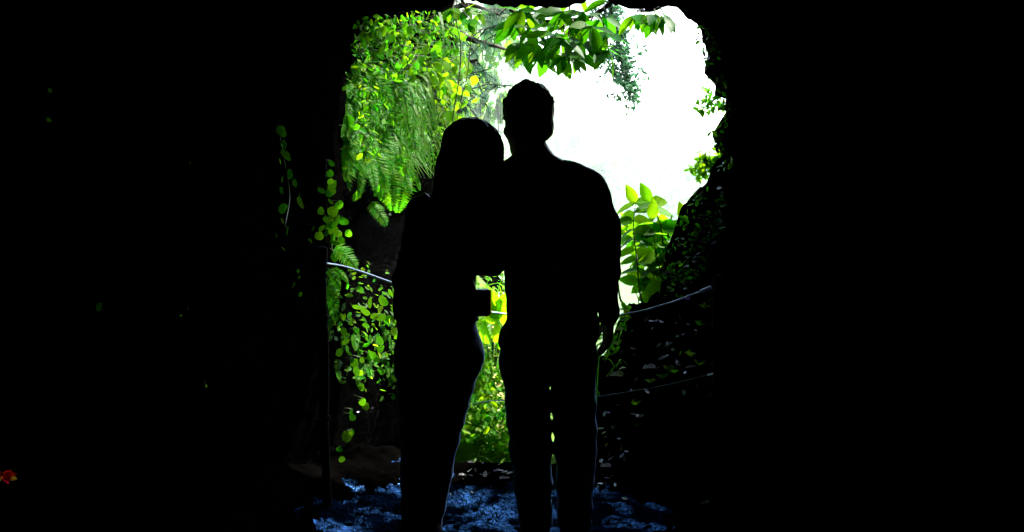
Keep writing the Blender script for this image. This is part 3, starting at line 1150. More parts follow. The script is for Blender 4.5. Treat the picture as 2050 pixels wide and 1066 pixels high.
def wall_creeper(name, label, cat, spots, meshes, size, group=None, petiole=0.03, face=0.5, jit=0.5, stem_pts=None, mat=None, down=1.0):
    """leaves rooted on the rock where the photograph shows them; spots are pixels, size in pixels"""
    hits = [(hit(x, y), s) for x, y, s in spots]
    hits = [(h, s) for h, s in hits if h and h[0].y < 14]
    if not hits:
        return None
    base = min((h[0] for h, s in hits), key=lambda p: p.z)
    root = empty(name, base)
    tag(root, label, cat, group)
    v, f = [], []
    for (loc, nor), s in hits:
        sz = s * size * loc.y / F
        to_cam = (CAM - loc).normalized()
        n = (nor * (1 - face) + to_cam * face + rv(jit)).normalized()
        d = (Vector((0, 0, -down)) + rv(0.7))
        d = (d - n * d.dot(n)).normalized()
        p = loc + nor * (petiole * random.uniform(0.6, 1.6)) + Vector((0, 0, -0.01))
        put_leaf(root, meshes, p - d * sz * 0.4, d, n, sz)
        tube_data([loc - root.location - nor * 0.01, (loc + p) / 2 + Vector((0, 0, 0.01)) - root.location, p - d * sz * 0.4 - root.location], 0.0012, 4, v, f)
    if stem_pts:
        hs = [hit(x, y) for x, y in stem_pts]
        pp = smooth_path([h[0] + h[1] * 0.01 for h in hs if h], 5)
        tube_data([p - root.location for p in pp], 0.003, 5, v, f)
    tag(link('stem', pydata('stem', v, f, True), mat or M['stem'], root), kind='stuff')
    return root


# inner left wall: strings of small round leaves
wall_creeper('round_leaf_creeper', 'string of dim narrow leaves hanging far left on the tunnel wall', 'creeper',
             [(550, 262, 26), (558, 288, 24), (561, 308, 28), (572, 340, 22), (577, 358, 18), (548, 320, 14), (560, 352, 14), (588, 400, 26), (560, 410, 24), (591, 385, 14), (552, 380, 16), (567, 458, 18), (558, 442, 14), (578, 562, 14), (556, 500, 12), (548, 470, 10), (590, 580, 10)],
             LM['round'], 1.0, None, 0.02, 0.15, 0.35, [(552, 250), (562, 310), (575, 390), (565, 460)])
wall_creeper('round_leaf_creeper', 'bright climbing column of small leaves above the left post', 'creeper',
             [(651, 322, 16), (648, 340, 15), (644, 352, 13), (655, 366, 24), (650, 378, 18), (628, 380, 16), (662, 404, 22), (640, 388, 16), (648, 402, 14), (632, 415, 16), (650, 420, 22), (643, 430, 20), (658, 434, 24), (668, 440, 18), (680, 440, 14),
              (634, 445, 16), (646, 452, 20), (660, 456, 22), (652, 470, 26), (668, 462, 15), (640, 460, 15), (672, 490, 18), (664, 480, 20), (660, 498, 20), (622, 470, 18), (613, 482, 12), (690, 464, 16), (655, 488, 20), (645, 440, 18), (611, 450, 10), (668, 505, 16), (635, 430, 12)],
             LM['round'], 1.05, None, 0.03, 0.45, 0.45, [(650, 315), (648, 380), (655, 440), (662, 510)])
wall_creeper('round_leaf_creeper', 'clump of glossy round leaves on the bank just right of the left post', 'creeper',
             [(xx_, yy_, ss_ * random.uniform(0.62, 0.95)) for xx_, yy_, ss_ in [(664, 625, 26), (656, 650, 24), (664, 668, 22), (672, 665, 18), (658, 700, 30), (680, 715, 26), (692, 735, 26), (696, 712, 20), (715, 622, 34), (728, 618, 26), (716, 640, 28), (736, 650, 22), (752, 648, 24), (760, 640, 20), (758, 652, 22), (714, 676, 22), (738, 682, 26), (748, 690, 20),
              (720, 705, 24), (730, 708, 26), (742, 718, 26), (760, 708, 22), (773, 678, 18), (773, 706, 16), (748, 745, 30), (782, 625, 22), (780, 640, 26), (784, 665, 24), (776, 650, 20), (712, 590, 18), (716, 598, 14), (755, 618, 20), (770, 604, 26), (750, 612, 26), (704, 742, 18), (712, 772, 18), (708, 792, 18), (716, 800, 18), (776, 790, 14), (690, 645, 16), (728, 660, 22), (700, 660, 16)]],
             LM['round'], 1.0, None, 0.05, 0.55, 0.5)
wall_creeper('round_leaf_creeper', 'three dim leaves low on the dark left wall near the ground', 'creeper',
             [(686, 866, 26), (697, 862, 14), (688, 828, 16), (684, 905, 16), (683, 922, 14), (689, 818, 12)], LM['round'], 1.0, None, 0.03, 0.5, 0.3)
wall_creeper('round_leaf_creeper', 'few lone faint leaves at the far left of the dark wall', 'creeper',
             [(90, 165, 10), (190, 602, 22), (82, 232, 12), (305, 464, 7), (372, 318, 7), (362, 676, 8), (300, 716, 6), (424, 278, 6), (406, 766, 6), (352, 626, 6), (366, 614, 6), (380, 600, 5), (590, 540, 7), (593, 548, 7)], LM['round'], 1.0, None, 0.012, 0.3, 0.4)
wall_creeper('round_leaf_creeper', 'group of mid green lobed leaves at the shadowed left rim of the mouth', 'creeper',
             [(690, 240, 30), (678, 252, 24), (684, 270, 28), (710, 62, 22), (708, 130, 18), (700, 145, 24), (715, 140, 26), (706, 128, 20), (695, 235, 20), (685, 180, 14), (680, 168, 12), (740, 395, 22), (748, 405, 26), (756, 412, 18), (700, 250, 18)],
             LM['ivy'], 1.1, None, 0.03, 0.5, 0.4)

# upper left: leafy mass over the cliff
poly_a = [(738, 42), (900, 34), (898, 130), (880, 190), (800, 175), (705, 150)]
wall_creeper('ivy', 'thick tangle of small green leaves under the top left rim', 'ivy',
             [(*rnd_poly(poly_a), random.uniform(7, 20)) for _ in range(190)], LM['ivy'], 1.1, None, 0.10, 0.35, 0.7)
poly_b = [(815, 130), (888, 100), (892, 330), (862, 348), (835, 250)]
wall_creeper('ivy', 'sunlit yellow green broad leaves edging the bright gap on the left', 'ivy',
             [(*rnd_poly(poly_b), random.uniform(9, 24)) for _ in range(190)], LM['lime'], 1.1, None, 0.16, 0.45, 0.6)
poly_c = [(690, 150), (800, 170), (840, 340), (780, 350), (690, 300)]
wall_creeper('ivy', 'dark green small leaves behind the hanging ferns', 'ivy',
             [(*rnd_poly(poly_c), random.uniform(8, 15)) for _ in range(120)], LM['ivy'], 1.0, None, 0.06, 0.3, 0.8)


# ferns
def frond_mesh(name, n=26, w=0.24, curl=0.35, gap=1.0):
    """unit frond along +Y, drooping towards -Z; pinnae in pairs"""
    v, f = [], []

    def pos(t):
        return Vector((0, math.sin(t * 1.2) / 1.2, -curl * t * t))
    pts = [pos(i / 14) for i in range(15)]
    tube_data(pts, [0.006 * (1 - 0.8 * i / 14) for i in range(15)], 4, v, f)
    for i in range(2, n):
        t = i / n
        ln = w * math.sin(math.pi * (0.12 + 0.88 * t) ** 0.75) ** 0.8 * 0.5 + 0.01
        p = pos(t)
        tn = (pos(min(1, t + 0.02)) - pos(t - 0.02)).normalized()
        for s in (-1, 1):
            a = Vector((s, 0, 0)) + tn * 0.42 + Vector((0, 0, random.uniform(-0.25, 0.1)))
            a.normalize()
            bw = 0.42 / n * 1.1 * gap
            b = len(v)
            l = ln * random.uniform(0.85, 1.1)
            up = a.cross(tn) * s
            v += [p, p + a * l * 0.3 + tn * bw, p + a * l * 0.72 + tn * bw * 0.8, p + a * l + tn * bw * 0.5, p + a * l * 0.7 - tn * bw * 0.6 - up * 0.01, p + a * l * 0.3 - tn * bw * 0.9 - up * 0.01]
            f += [(b, b + 1, b + 2, b + 4, b + 5), (b + 2, b + 3, b + 4)]
    me = pydata(name, v, f)
    me.materials.append(M['fern'])
    return me


FR = [frond_mesh('frond', n, w_, c) for n, w_, c in ((26, 0.34, 0.2), (22, 0.40, 0.45), (30, 0.28, 0.1), (15, 0.5, 0.25))]


def fern(label, fronds, lift=0.04):
    """fronds: (px0, py0, px1, py1, mesh index): from rooting point to tip"""
    first = None
    for (x0, y0, x1, y1, k) in fronds:
        h = hit(x0, y0)
        if not h:
            continue
        if first is None:
            first = empty('fern', h[0])
            tag(first, label, 'fern', 'ferns on the left rock')
        a = h[0] + h[1] * 0.01
        b = P(x1, y1, a.y - lift)
        d = b - a
        n = (CAM - a).normalized() + rv(0.25) + Vector((0.35, 0, 0.3))
        ln = d.length * 1.12
        link('frond', FR[k], None, first, leaf_mtx(a, d, n, ln, first.location, random.uniform(0.9, 1.1)))
    return first


fern('small bright fern arching right above the pale cable', [(662, 486, 725, 536, 3), (668, 492, 700, 520, 3), (662, 500, 690, 500, 3)])
fern('yellow green fern hanging beside the left post under the cable', [(652, 535, 686, 578, 1), (654, 562, 678, 632, 3), (650, 555, 660, 620, 1), (660, 536, 700, 556, 1)])
fern('large feathery fern drooping in front of the dark hollow', [(738, 205, 784, 404, 0), (742, 250, 776, 360, 1), (735, 240, 752, 330, 2), (752, 230, 770, 300, 2)])
fern('dark fern hanging down left of the large one', [(706, 180, 716, 300, 0), (715, 210, 730, 330, 2), (698, 200, 708, 282, 1), (724, 230, 738, 310, 2), (712, 300, 718, 410, 2), (720, 340, 722, 408, 1), (690, 310, 692, 370, 2)])
fern('fern clump with fine fronds under the ivy', [(760, 150, 800, 260, 0), (775, 170, 790, 290, 2), (748, 160, 766, 260, 0), (770, 200, 806, 330, 2), (790, 210, 812, 320, 1), (800, 240, 818, 380, 2), (730, 150, 745, 230, 2), (765, 130, 742, 190, 2)])
fern('faint fern in the hollow left of the long hair', [(735, 396, 785, 450, 3), (748, 400, 770, 418, 1), (800, 345, 812, 372, 1), (830, 350, 842, 385, 2)])

random.seed(55)
for lab, x0, x1, y0, y1, n in [('ragged fern curtain along the shadowed left edge of the gap', 690, 760, 110, 320, 95), ('feathery fern mass below the ivy in the middle of the cliff', 750, 830, 130, 300, 95), ('lacy ferns on the lower left bank among the round leaves', 660, 785, 590, 740, 34)]:
    fl = []
    for k in range(n):
        x, y = random.uniform(x0, x1), random.uniform(y0, y1)
        ln = random.choice((random.uniform(35, 90), random.uniform(35, 90), random.uniform(80, 150))) if y < 400 else random.uniform(22, 45)
        fl.append((x, y, x + ln * random.uniform(-0.15, 0.45), y + ln * random.uniform(0.6, 1.0), random.randrange(4)))
    fern(lab, fl, 0.08)

# ragged moss and leaflets on the right rim (built below as ground cover)
# long arching grass on the cliff
v, f = [], []


def blade(v, f, pts, w0):
    pp = smooth_path(pts, 5)
    b = len(v)
    for i, p in enumerate(pp):
        t = i / (len(pp) - 1)
        d = (pp[min(i + 1, len(pp) - 1)] - pp[max(i - 1, 0)]).normalized()
        s = d.cross((CAM - p).normalized() + Vector((0.5, 0, 0.4)))
        s.normalize()
        ww = w0 * (1 - t ** 2) + 0.0004
        v += [p - s * ww, p + s * ww]
        if i:
            a = b + (i - 1) * 2
            f.append((a, a + 1, a + 3, a + 2))


for k in range(95):
    x0, y0 = random.uniform(775, 850), random.uniform(140, 290)
    h = hit(x0, y0)
    if not h:
        continue
    a = h[0]
    ln = random.uniform(70, 150)
    yb = a.y - random.uniform(0.02, 0.2)
    x1, y1 = x0 + ln * random.uniform(0.12, 0.40), y0 + ln * random.uniform(0.05, 0.35)
    x2, y2 = x0 + ln * random.uniform(0.3, 0.62), y0 + ln
    if x2 > 893:
        continue
    blade(v, f, [a, P(x1, y1, yb), P(x2, min(y2, 358), yb)], random.uniform(0.003, 0.010))
for (x0, y0, x1, y1, x2, y2, ww) in [(880, 25, 888, 70, 883, 160, 0.009), (818, 128, 830, 110, 838, 80, 0.005), (790, 108, 835, 107, 880, 106, 0.004)]:
    blade(v, f, [P(x0, y0, 7.2), P(x1, y1, 7.15), P(x2, y2, 7.1)], ww)
g = link('grass', pydata('cliff_grass', v, f), M['grass'])
tag(g, 'long arching grass blades spilling over the sunlit cliff', 'grass', kind='stuff')

# small plant cover on the cliff and on the slope seen between the people
def cover(name, label, polys, n, size, mats, off, sd, ymax=14):
    v, f, mi = [], [], []
    random.seed(sd)
    for poly, cnt in zip(polys, n):
        for k in range(cnt):
            h = hit(*rnd_poly(poly))
            if not h or h[0].y > ymax:
                continue
            loc, nor = h
            p = loc + nor * random.uniform(0.0, off) + Vector((0, 0, random.uniform(0, off * 0.5)))
            nn = (nor + rv(0.9) + Vector((0, -0.2, 0.4))).normalized()
            d = nn.orthogonal()
            d.rotate(Quaternion(nn, random.uniform(0, 6.28)))
            s = nn.cross(d)
            l = size * random.uniform(0.5, 1.4)
            b = len(v)
            up_ = nn * l * 0.07
            v += [p - d * l * 0.5, p - d * l * 0.25 + s * l * 0.22 + up_, p + d * l * 0.15 + s * l * 0.24 + up_, p + d * l * 0.5, p + d * l * 0.15 - s * l * 0.24 + up_, p - d * l * 0.25 - s * l * 0.22 + up_]
            f += [(b, b + 1, b + 2, b + 3), (b, b + 3, b + 4, b + 5)]
            k_ = random.choice(range(len(mats)))
            mi += [k_, k_]
    me = pydata(name, v, f)
    for m in mats:
        me.materials.append(m)
    me.polygons.foreach_set('material_index', mi)
    o = link(name, me)
    tag(o, label, 'plants', kind='stuff')
    return o


strip = [(x + dx, y) for dx in (-4,) for x, y in RIM[30:46]] + [(x + 26, y) for x, y in reversed(RIM[30:46])]
cover('moss', 'dark moss and leaflets fringing the right rock rim', [strip, [(1330, 470), (1400, 395), (1450, 370), (1460, 460), (1370, 600), (1335, 600)]], [200, 300], 0.026, [M['leaf_dark'], M['litter'], M['leaf_dark'], M['leaf']], 0.035, 8)
GAP = [(880, 545), (1060, 545), (1060, 940), (880, 900)]
cover('undergrowth', 'fine leafy growth clothing the left cliff', [[(700, 40), (900, 30), (893, 345), (690, 330)], [(655, 560), (795, 560), (795, 800), (660, 780)]], [2600, 200], 0.030, [M['leaf'], M['leaf_lime'], M['fern'], M['leaf_dark']], 0.10, 3)
cover('undergrowth', 'bright weedy growth on the slope seen between the two people', [GAP, [(1190, 640), (1260, 640), (1245, 720), (1190, 720)]], [1500, 300], 0.04, [M['leaf_lime'], M['leaf'], M['fern'], M['leaf_lime']], 0.16, 4)

cover('undergrowth', 'low sunny weeds right behind the edge of the path', [[(900, 760), (1040, 760), (1040, 935), (915, 880)]], [330], 0.035, [M['leaf_lime'], M['leaf'], M['leaf_lime']], 0.12, 14)
cover('sun_flecks', 'scatter of tiny pale yellow flecks painted as sun glints on the slope between the two people', [[(960, 640), (1030, 640), (1040, 935), (985, 930)]], [260], 0.020, [M['pale_yellow']], 0.25, 15)  # flecks added as painted glints of sun on small leaves
# grass on that slope
v, f = [], []
random.seed(5)
for k in range(520):
    h = hit(random.uniform(890, 1240), random.uniform(590, 940))
    if not h or h[0].y > 12 or h[0].y < 5.75:
        continue
    a = h[0]
    d = rv(0.5) + Vector((0.1, -0.1, 0.6))
    ln = random.uniform(0.12, 0.38)
    blade(v, f, [a, a + d * ln * 0.6, a + d * ln + Vector((d.x, d.y, -0.3)) * ln * 0.5], random.uniform(0.002, 0.005))
g = link('grass', pydata('slope_grass', v, f), M['grass'])
tag(g, 'grass on the green slope just beyond the path edge', 'grass', kind='stuff')


# broad leaf plant in the gap under the joined arms
def broad_plant():
    h = hit(985, 760)
    a = h[0]
    root = empty('broad_leaf_plant', a)
    tag(root, 'plant with large yellow green leaves in the gap under the joined arms', 'plant')
    for (x, y, x1, y1, s) in [(1000, 640, 972, 562, 0.9), (990, 640, 1012, 575, 0.8), (985, 650, 985, 590, 0.7), (1005, 650, 1030, 600, 0.9), (1000, 690, 990, 640, 0.8), (975, 690, 962, 640, 0.7), (1000, 700, 1020, 660, 0.8)]:
        p0, p1 = P(x, y, a.y - 0.1), P(x1, y1, a.y - 0.2)
        stem_mesh(root, [a, a.lerp(p0, 0.6) + Vector((0, 0.02, 0)), p0], 0.005, 0.003, M['stem'])
        put_leaf(root, LM['ovate'], p0, p1 - p0, CAM - p0 + rv(2.5), (p1 - p0).length * 0.8, 0.9)


broad_plant()


# ------------------------------------------------------------------ hanging branches at the top
def hanging_branch(label, limb, whorls, y0, meshes, size, nleaf, down=0.45):
    lp = smooth_path([P(x, y, y0 + 0.12 + 0.03 * i) for i, (x, y) in enumerate(limb)], 10)
    a = lp[0]
    root = empty('leafy_branch', a)
    tag(root, label, 'branch', 'branches hanging over the tunnel mouth')
    stem_mesh(root, [P(x, y, y0 + 0.12 + 0.03 * i) for i, (x, y) in enumerate(limb)], 0.016, 0.007, M['twig'], 'limb', 7)
    for (x, y, dy) in whorls:
        c = P(x, y, y0 + dy)
        q = min(lp, key=lambda p: (p - c).length) + rv(0.01)
        mid = q.lerp(c, 0.5) + Vector((random.uniform(-0.04, 0.04), 0, 0.03)) + rv(0.02)
        stem_mesh(root, [q, mid, c], 0.006, 0.0035, M['twig'], 'twig')
        k = nleaf + random.choice((-1, 0, 1))
        axis = (c - mid).normalized()
        for i in range(k):
            an = 6.283 * i / k + random.uniform(-0.3, 0.3)
            u = axis.orthogonal().normalized()
            w_ = axis.cross(u)
            d = (u * math.cos(an) + w_ * math.sin(an)) * random.uniform(0.7, 1.0) + axis * random.uniform(0.2, 0.6) + Vector((0, 0, -down * random.uniform(0.4, 1.6)))
            n = Vector((0, 0, 1)) + axis * 0.3 - Vector((0, 0.3, 0)) + rv(0.35)
            put_leaf(root, meshes, c - axis * random.uniform(0, 0.025), d, n, size * random.uniform(0.7, 1.15))
    return root


random.seed(21)
hanging_branch('large leafy branch with pointed dark leaves hanging above the taller person', [(1300, -70), (1240, -10), (1190, 30), (1130, 42), (1070, 40), (1020, 20)],
               [(1030, 42, 0.1), (1062, 58, -0.1), (1090, 30, 0.15), (1075, 88, 0.0), (1108, 70, -0.15), (1132, 116, -0.1), (1148, 50, 0.1), (1165, 85, 0.05), (1185, 55, -0.1), (1198, 92, 0.1), (1215, 70, 0.0), (1218, 102, -0.05), (1045, 95, 0.1), (1150, 112, 0.05), (1095, 108, 0.12), (1125, 25, 0.0), (1170, 25, 0.0), (1040, 20, -0.1), (1210, 35, 0.1), (1060, 25, 0.05), (1130, 80, -0.2)],
               6.05, LM['long'] * 2 + LM['longlit'][:1], 0.15, 6, 0.3)
hanging_branch('smaller sprig of pointed leaves near the right top corner of the mouth', [(1360, -50), (1335, 0), (1310, 20), (1275, 22)],
               [(1270, 32, 0.0), (1292, 38, 0.08), (1312, 30, -0.05), (1332, 34, 0.0)], 6.1, LM['long'] + LM['longlit'], 0.125, 6, 0.6)

hanging_branch('sprig of light green leaves at the top left beside the ivy', [(905, -60), (915, -20), (930, 10), (950, 30)], [(922, 30, 0.1), (945, 45, 0), (938, 20, 0.1), (960, 30, 0.1), (905, 22, 0)], 6.6, LM['lime'] + LM['ivy'], 0.075, 5, 0.6)
# small-leaved hazy branch behind
def fine_branch(label, pts, y0, spread_px, n, size, mats, sd, name='drooping_branch'):
    random.seed(sd)
    pp = smooth_path([P(x, y, y0) for x, y in pts], 8)
    root = empty(name, pp[0])
    tag(root, label, 'branch')
    v, f = tube_data([p - root.location for p in pp], [0.02 * y0 / 12 * (1 - 0.8 * i / len(pp)) for i in range(len(pp))], 5)
    link('limb', pydata('limb', v, f, True), M['twig'], root)
    tv, tf = [], []
    v, f = [], []
    for k in range(n // 14):
        b = random.choice(pp)
        e = b + Vector((random.gauss(0, 1), random.gauss(0, 1), random.gauss(-0.3, 1))) * spread_px * y0 / F
        tube_data([p - root.location for p in (b, b.lerp(e, 0.5) + rv(0.02), e)], 0.003 * y0 / 12, 3, tv, tf)
        for q in range(14):
            p = b.lerp(e, random.uniform(0.3, 1.05)) + rv(spread_px * 0.25 * y0 / F)
            d = rv(1) + Vector((0, 0, -0.5))
            d.normalize()
            s = d.orthogonal().normalized()
            s.rotate(Quaternion(d, random.uniform(0, 6.28)))
            l = size * random.uniform(0.6, 1.3)
            i0 = len(v)
            p = p - root.location
            n_ = d.cross(s) * l * 0.08
            v += [p, p + d * l * 0.25 + s * l * 0.2 + n_, p + d * l * 0.6 + s * l * 0.22 + n_, p + d * l, p + d * l * 0.6 - s * l * 0.22 + n_, p + d * l * 0.25 - s * l * 0.2 + n_]
            f += [(i0, i0 + 1, i0 + 2, i0 + 3), (i0, i0 + 3, i0 + 4, i0 + 5)]
    tag(link('twigs', pydata('twigs', tv, tf), M['twig'], root), kind='stuff')
    tag(link('foliage', pydata('foliage', v, f), mats, root), kind='stuff')
    return root


fine_branch('pale drooping branch of tiny blue green leaves right of the leafy branch', [(1215, -40), (1225, 30), (1240, 90), (1248, 150), (1262, 185)], 15, 22, 1500, 0.075, M['leaf_blue'], 31)
fine_branch('small leafy spray on the right rim beside the bright sky', [(1470, 150), (1440, 180), (1425, 205), (1410, 215)], 6.5, 16, 260, 0.035, M['leaf'], 32, 'leafy_spray')
fine_branch('bright yellow green spray low on the right rim', [(1480, 300), (1450, 310), (1420, 322), (1400, 330)], 6.6, 17, 420, 0.05, M['leaf_lime'], 33, 'leafy_spray')

fine_branch('dense light green small leaved growth behind the broad leaved shrub', [(1360, 660), (1335, 600), (1310, 540), (1280, 480), (1262, 440)], 6.9, 26, 700, 0.05, M['leaf_lime'], 34, 'leafy_spray')

# hanging stems
def hanging_vine(label, pts, y0, r):
    pp = smooth_path([P(x, y, y0 + i * 0.02) for i, (x, y) in enumerate(pts)], 8)
    v, f = tube_data([p - pp[0] for p in pp], r, 4)
    o = link('hanging_vine', pydata('hanging_vine', v, f, True), M['twig'])
    o.location = pp[0]
    tag(o, label, 'vine', 'bare stems hanging at the left of the gap')


hanging_vine('bare stem hanging from the top straight past the ivy edge', [(916, -30), (914, 40), (922, 90), (920, 150), (908, 230), (900, 300)], 7.0, 0.0035)
hanging_vine('second thinner bare stem ending above the long hair', [(945, 60), (940, 110), (934, 160), (920, 210), (915, 250)], 7.3, 0.0025)

# ------------------------------------------------------------------ shrub on the right
random.seed(12)


def shrub():
    a0 = P(1310, 655, 6.05)
    a0.z = bank_z(a0.x, 6.05) - 0.02
    root = empty('leafy_shrub', a0)
    tag(root, 'broad leaved shrub on the earth bank at the right edge of the gap', 'shrub')
    stems = [([(1330, 650), (1325, 590), (1328, 520), (1322, 450), (1300, 405)], 0.010, 9),
             ([(1290, 650), (1280, 580), (1275, 520), (1268, 460), (1272, 408)], 0.006, 9),
             ([(1340, 640), (1345, 580), (1340, 520), (1350, 470), (1372, 445)], 0.007, 8),
             ([(1305, 650), (1300, 600), (1310, 540), (1295, 500), (1262, 475)], 0.005, 7),
             ([(1325, 640), (1318, 600), (1300, 560), (1285, 545)], 0.004, 5),
             ([(1335, 640), (1330, 560), (1312, 500), (1306, 440)], 0.005, 6)]
    for px, r, nl in stems:
        pts = [P(x, y, 6.05 + 0.10 * i + random.uniform(-0.05, 0.05)) for i, (x, y) in enumerate(px)]
        pts[0].z = bank_z(pts[0].x, pts[0].y) - 0.03
        _, pp = stem_mesh(root, pts, r, 0.0025, M['twig'])
        for i in range(nl):
            t = 0.30 + 0.70 * (i + 0.5) / nl
            p = pp[min(len(pp) - 1, int(t * len(pp)))]
            for s in (-1, 1):
                d = Vector((s * random.uniform(0.5, 1), random.uniform(-0.5, 0.5), random.uniform(-0.55, 0.25)))
                n = Vector((0, -0.75, 0.6)) + rv(0.7)
                put_leaf(root, LM['ovate'] if random.random() < 0.35 + 0.6 * t - 0.25 else LM['ovated'], p, d, n, random.uniform(0.09, 0.145))
        put_leaf(root, LM['ovate'], pp[-1], Vector((random.uniform(-0.5, 0.5), 0, 1)), Vector((0, -1, 0.2)), 0.12)


shrub()
# dark sapling bent by the person's arm
def sapling():
    a = P(1262, 690, 5.95)
    a.z = bank_z(a.x, a.y) - 0.02
    root = empty('bare_sapling', a)
    tag(root, 'bare dark sapling stem bending left behind the hanging arm', 'sapling')
    stem_mesh(root, [a, P(1258, 640, 5.93), P(1250, 612, 5.9), P(1240, 590, 5.9), P(1232, 500, 5.95)], 0.010, 0.004, M['twig'])
    stem_mesh(root, [P(1290, 700, 6.0) * 0 + a + Vector((0.04, 0.02, 0)), P(1278, 600, 6.0), P(1268, 575, 6.05)], 0.004, 0.002, M['twig'])


sapling()

# small things on the bank
def rosette(x, y, label, n, size, mesh='lime', cat='plant', up=0.7):
    h = hit(x, y)
    if not h:
        return
    root = empty('small_plant', h[0])
    tag(root, label, cat)
    v, f = tube_data([(0, 0, -0.01), (0, 0, 0.015)], [0.004, 0.003], 5)
    link('stem', pydata('stem', v, f), M['stem'], root)
    for i in range(n):
        an = 6.283 * i / n + random.uniform(-0.3, 0.3)
        d = Vector((math.cos(an), math.sin(an), up * random.uniform(0.6, 1.4)))
        put_leaf(root, LM[mesh], h[0] + Vector((0, 0, 0.01)), d, Vector((0, -0.4, 1)) + rv(0.3), size * random.uniform(0.7, 1.2))


random.seed(44)
rosette(1350, 752, 'small green rosette plant in the middle of the dark bank', 8, 0.075)
rosette(1384, 718, 'tiny bright seedling above the rosette on the bank', 5, 0.045, 'lime')
rosette(1404, 656, 'pair of green leaves under the purple flower', 4, 0.045, 'lime')
rosette(1412, 620, 'tiny green leaf tuft close to the right post', 4, 0.045, 'lime')
rosette(1400, 735, 'green seedling by the end of the lower cable', 5, 0.045, 'lime')
rosette(1304, 770, 'little green sprout left of the rosette', 4, 0.035, 'lime')
rosette(1271, 815, 'faint small sprout low on the bank', 4, 0.035, 'lime')
rosette(1274, 858, 'lowest faint sprout beside the trouser leg', 3, 0.03, 'lime')
rosette(1325, 762, 'short leaf tuft between sprout and rosette', 4, 0.04, 'ivy')


def flower(x, y, petals, label, mat, size, lift=0.03):
    h = hit(x, y)
    if not h:
        return
    c = h[0] + h[1] * lift
    root = empty('small_flower', h[0])
    tag(root, label, 'flower')
    n0 = (CAM - c).normalized() + rv(0.3)
    n0.normalize()
    me = leaf_mesh('petal', mat, 0.6, 0.8, 0.1, 0.05, 4)
    u = n0.orthogonal().normalized()
    for i in range(petals):
        q = u.copy()
        q.rotate(Quaternion(n0, 6.283 * i / petals))
        link('petal', me, None, root, leaf_mtx(c, q, n0, size, root.location))
    v, f = tube_data([h[0] - root.location, (h[0] + c) / 2 + Vector((0, 0, 0.004)) - root.location, c - root.location], 0.0012, 4)
    link('stem', pydata('stem', v, f), M['stem'], root)
    v, f = tube_data([c - root.location, c + n0 * 0.004 - root.location], size * 0.2, 6)
    link('centre', pydata('centre', v, f), M['yellow'], root)


flower(1387, 602, 5, 'small purple flower on the bank below the cable end', M['purple'], 0.016)
for (x, y), where in zip([(830, 281), (826, 306), (848, 333), (827, 328), (768, 408)], ['highest of the white flowers in the cliff grass', 'white flower second from the top in the cliff grass', 'white flower nearest the long hair', 'faint white flower low in the cliff grass', 'single white flower by the tip of the large fern']):
    flower(x, y, 7, where, M['white'], 0.012, 0.10)


def litter(x, y, size, mat, label, d=None, kind='fallen_leaf', lift=0.012, mesh=None):
    h = hit(x, y)
    if not h:
        return
    me = mesh or random.choice(DEAD)
    d = d or Vector((1, 0.1, 0.4))
    p = h[0] + h[1] * lift
    o = link(kind, me, None, None, leaf_mtx(p - Vector(d).normalized() * size / 2, d, h[1] + Vector((0, -0.2, 0.4)) + rv(0.3), size))
    tag(o, label, 'leaf', 'pale fallen leaves')


DEAD = [leaf_mesh('fallen_leaf', M['deadleaf'], ww_, 0.9, 0.9, dd, 7, 0, 0.07) for dd, ww_ in ((0.35, 0.30), (-0.3, 0.24), (0.1, 0.36))]
random.seed(9)
for x, y, s, lab in [(1308, 738, 0.10, 'largest pale curled leaf in the middle of the bank'), (1342, 692, 0.06, 'upright pale dead leaf above the others on the bank'), (1328, 718, 0.06, 'bluish pale leaf between the upright leaf and the largest one'),
                     (1245, 755, 0.11, 'long bluish leaf lying beside the trouser leg at knee height'), (1252, 738, 0.05, 'short pale leaf just above the long bluish one'), (1392, 710, 0.04, 'small pale leaf near the right post'),
                     (1384, 738, 0.05, 'pale leaf by the lower cable end'), (1222, 935, 0.08, 'bright crumpled leaf on the ground right of the trouser leg'), (1228, 922, 0.04, 'small bright leaf just above the crumpled one'),
                     (1208, 860, 0.04, 'thin pale leaf behind the knee on the right'), (1407, 1010, 0.05, 'lone bluish leaf at the bottom right'), (900, 940, 0.03, 'pale speck of leaf between the two pairs of legs'),
                     (1000, 945, 0.05, 'white leaf at the path edge below the green gap'), (1010, 958, 0.05, 'second white leaf below the path edge'), (942, 948, 0.03, 'small pale leaf in the dark soil'), (925, 955, 0.04, 'curved pale leaf in the dark soil'), (1266, 700, 0.03, 'small pale fragment near the bare sapling')]:
    litter(x, y, s, None, lab, Vector((1, random.uniform(-0.4, 0.4), random.uniform(0, 0.6))))


cover('leaf_litter', 'fine pale leaf litter on the dark soil and bank, doubling as wet glints', [[(880, 890), (1025, 930), (1025, 1005), (885, 1000)], [(1195, 800), (1290, 800), (1260, 1000), (1195, 1000)], [(1230, 660), (1425, 600), (1425, 790), (1230, 790)], [(700, 740), (790, 700), (790, 830), (700, 830)]], [30, 36, 46, 6], 0.022, [M['litter'], M['litter'], M['deadleaf'], M['litter'], M['litter']], 0.01, 71, 9)  # leaf bits that also stand in for wet glints on the soil

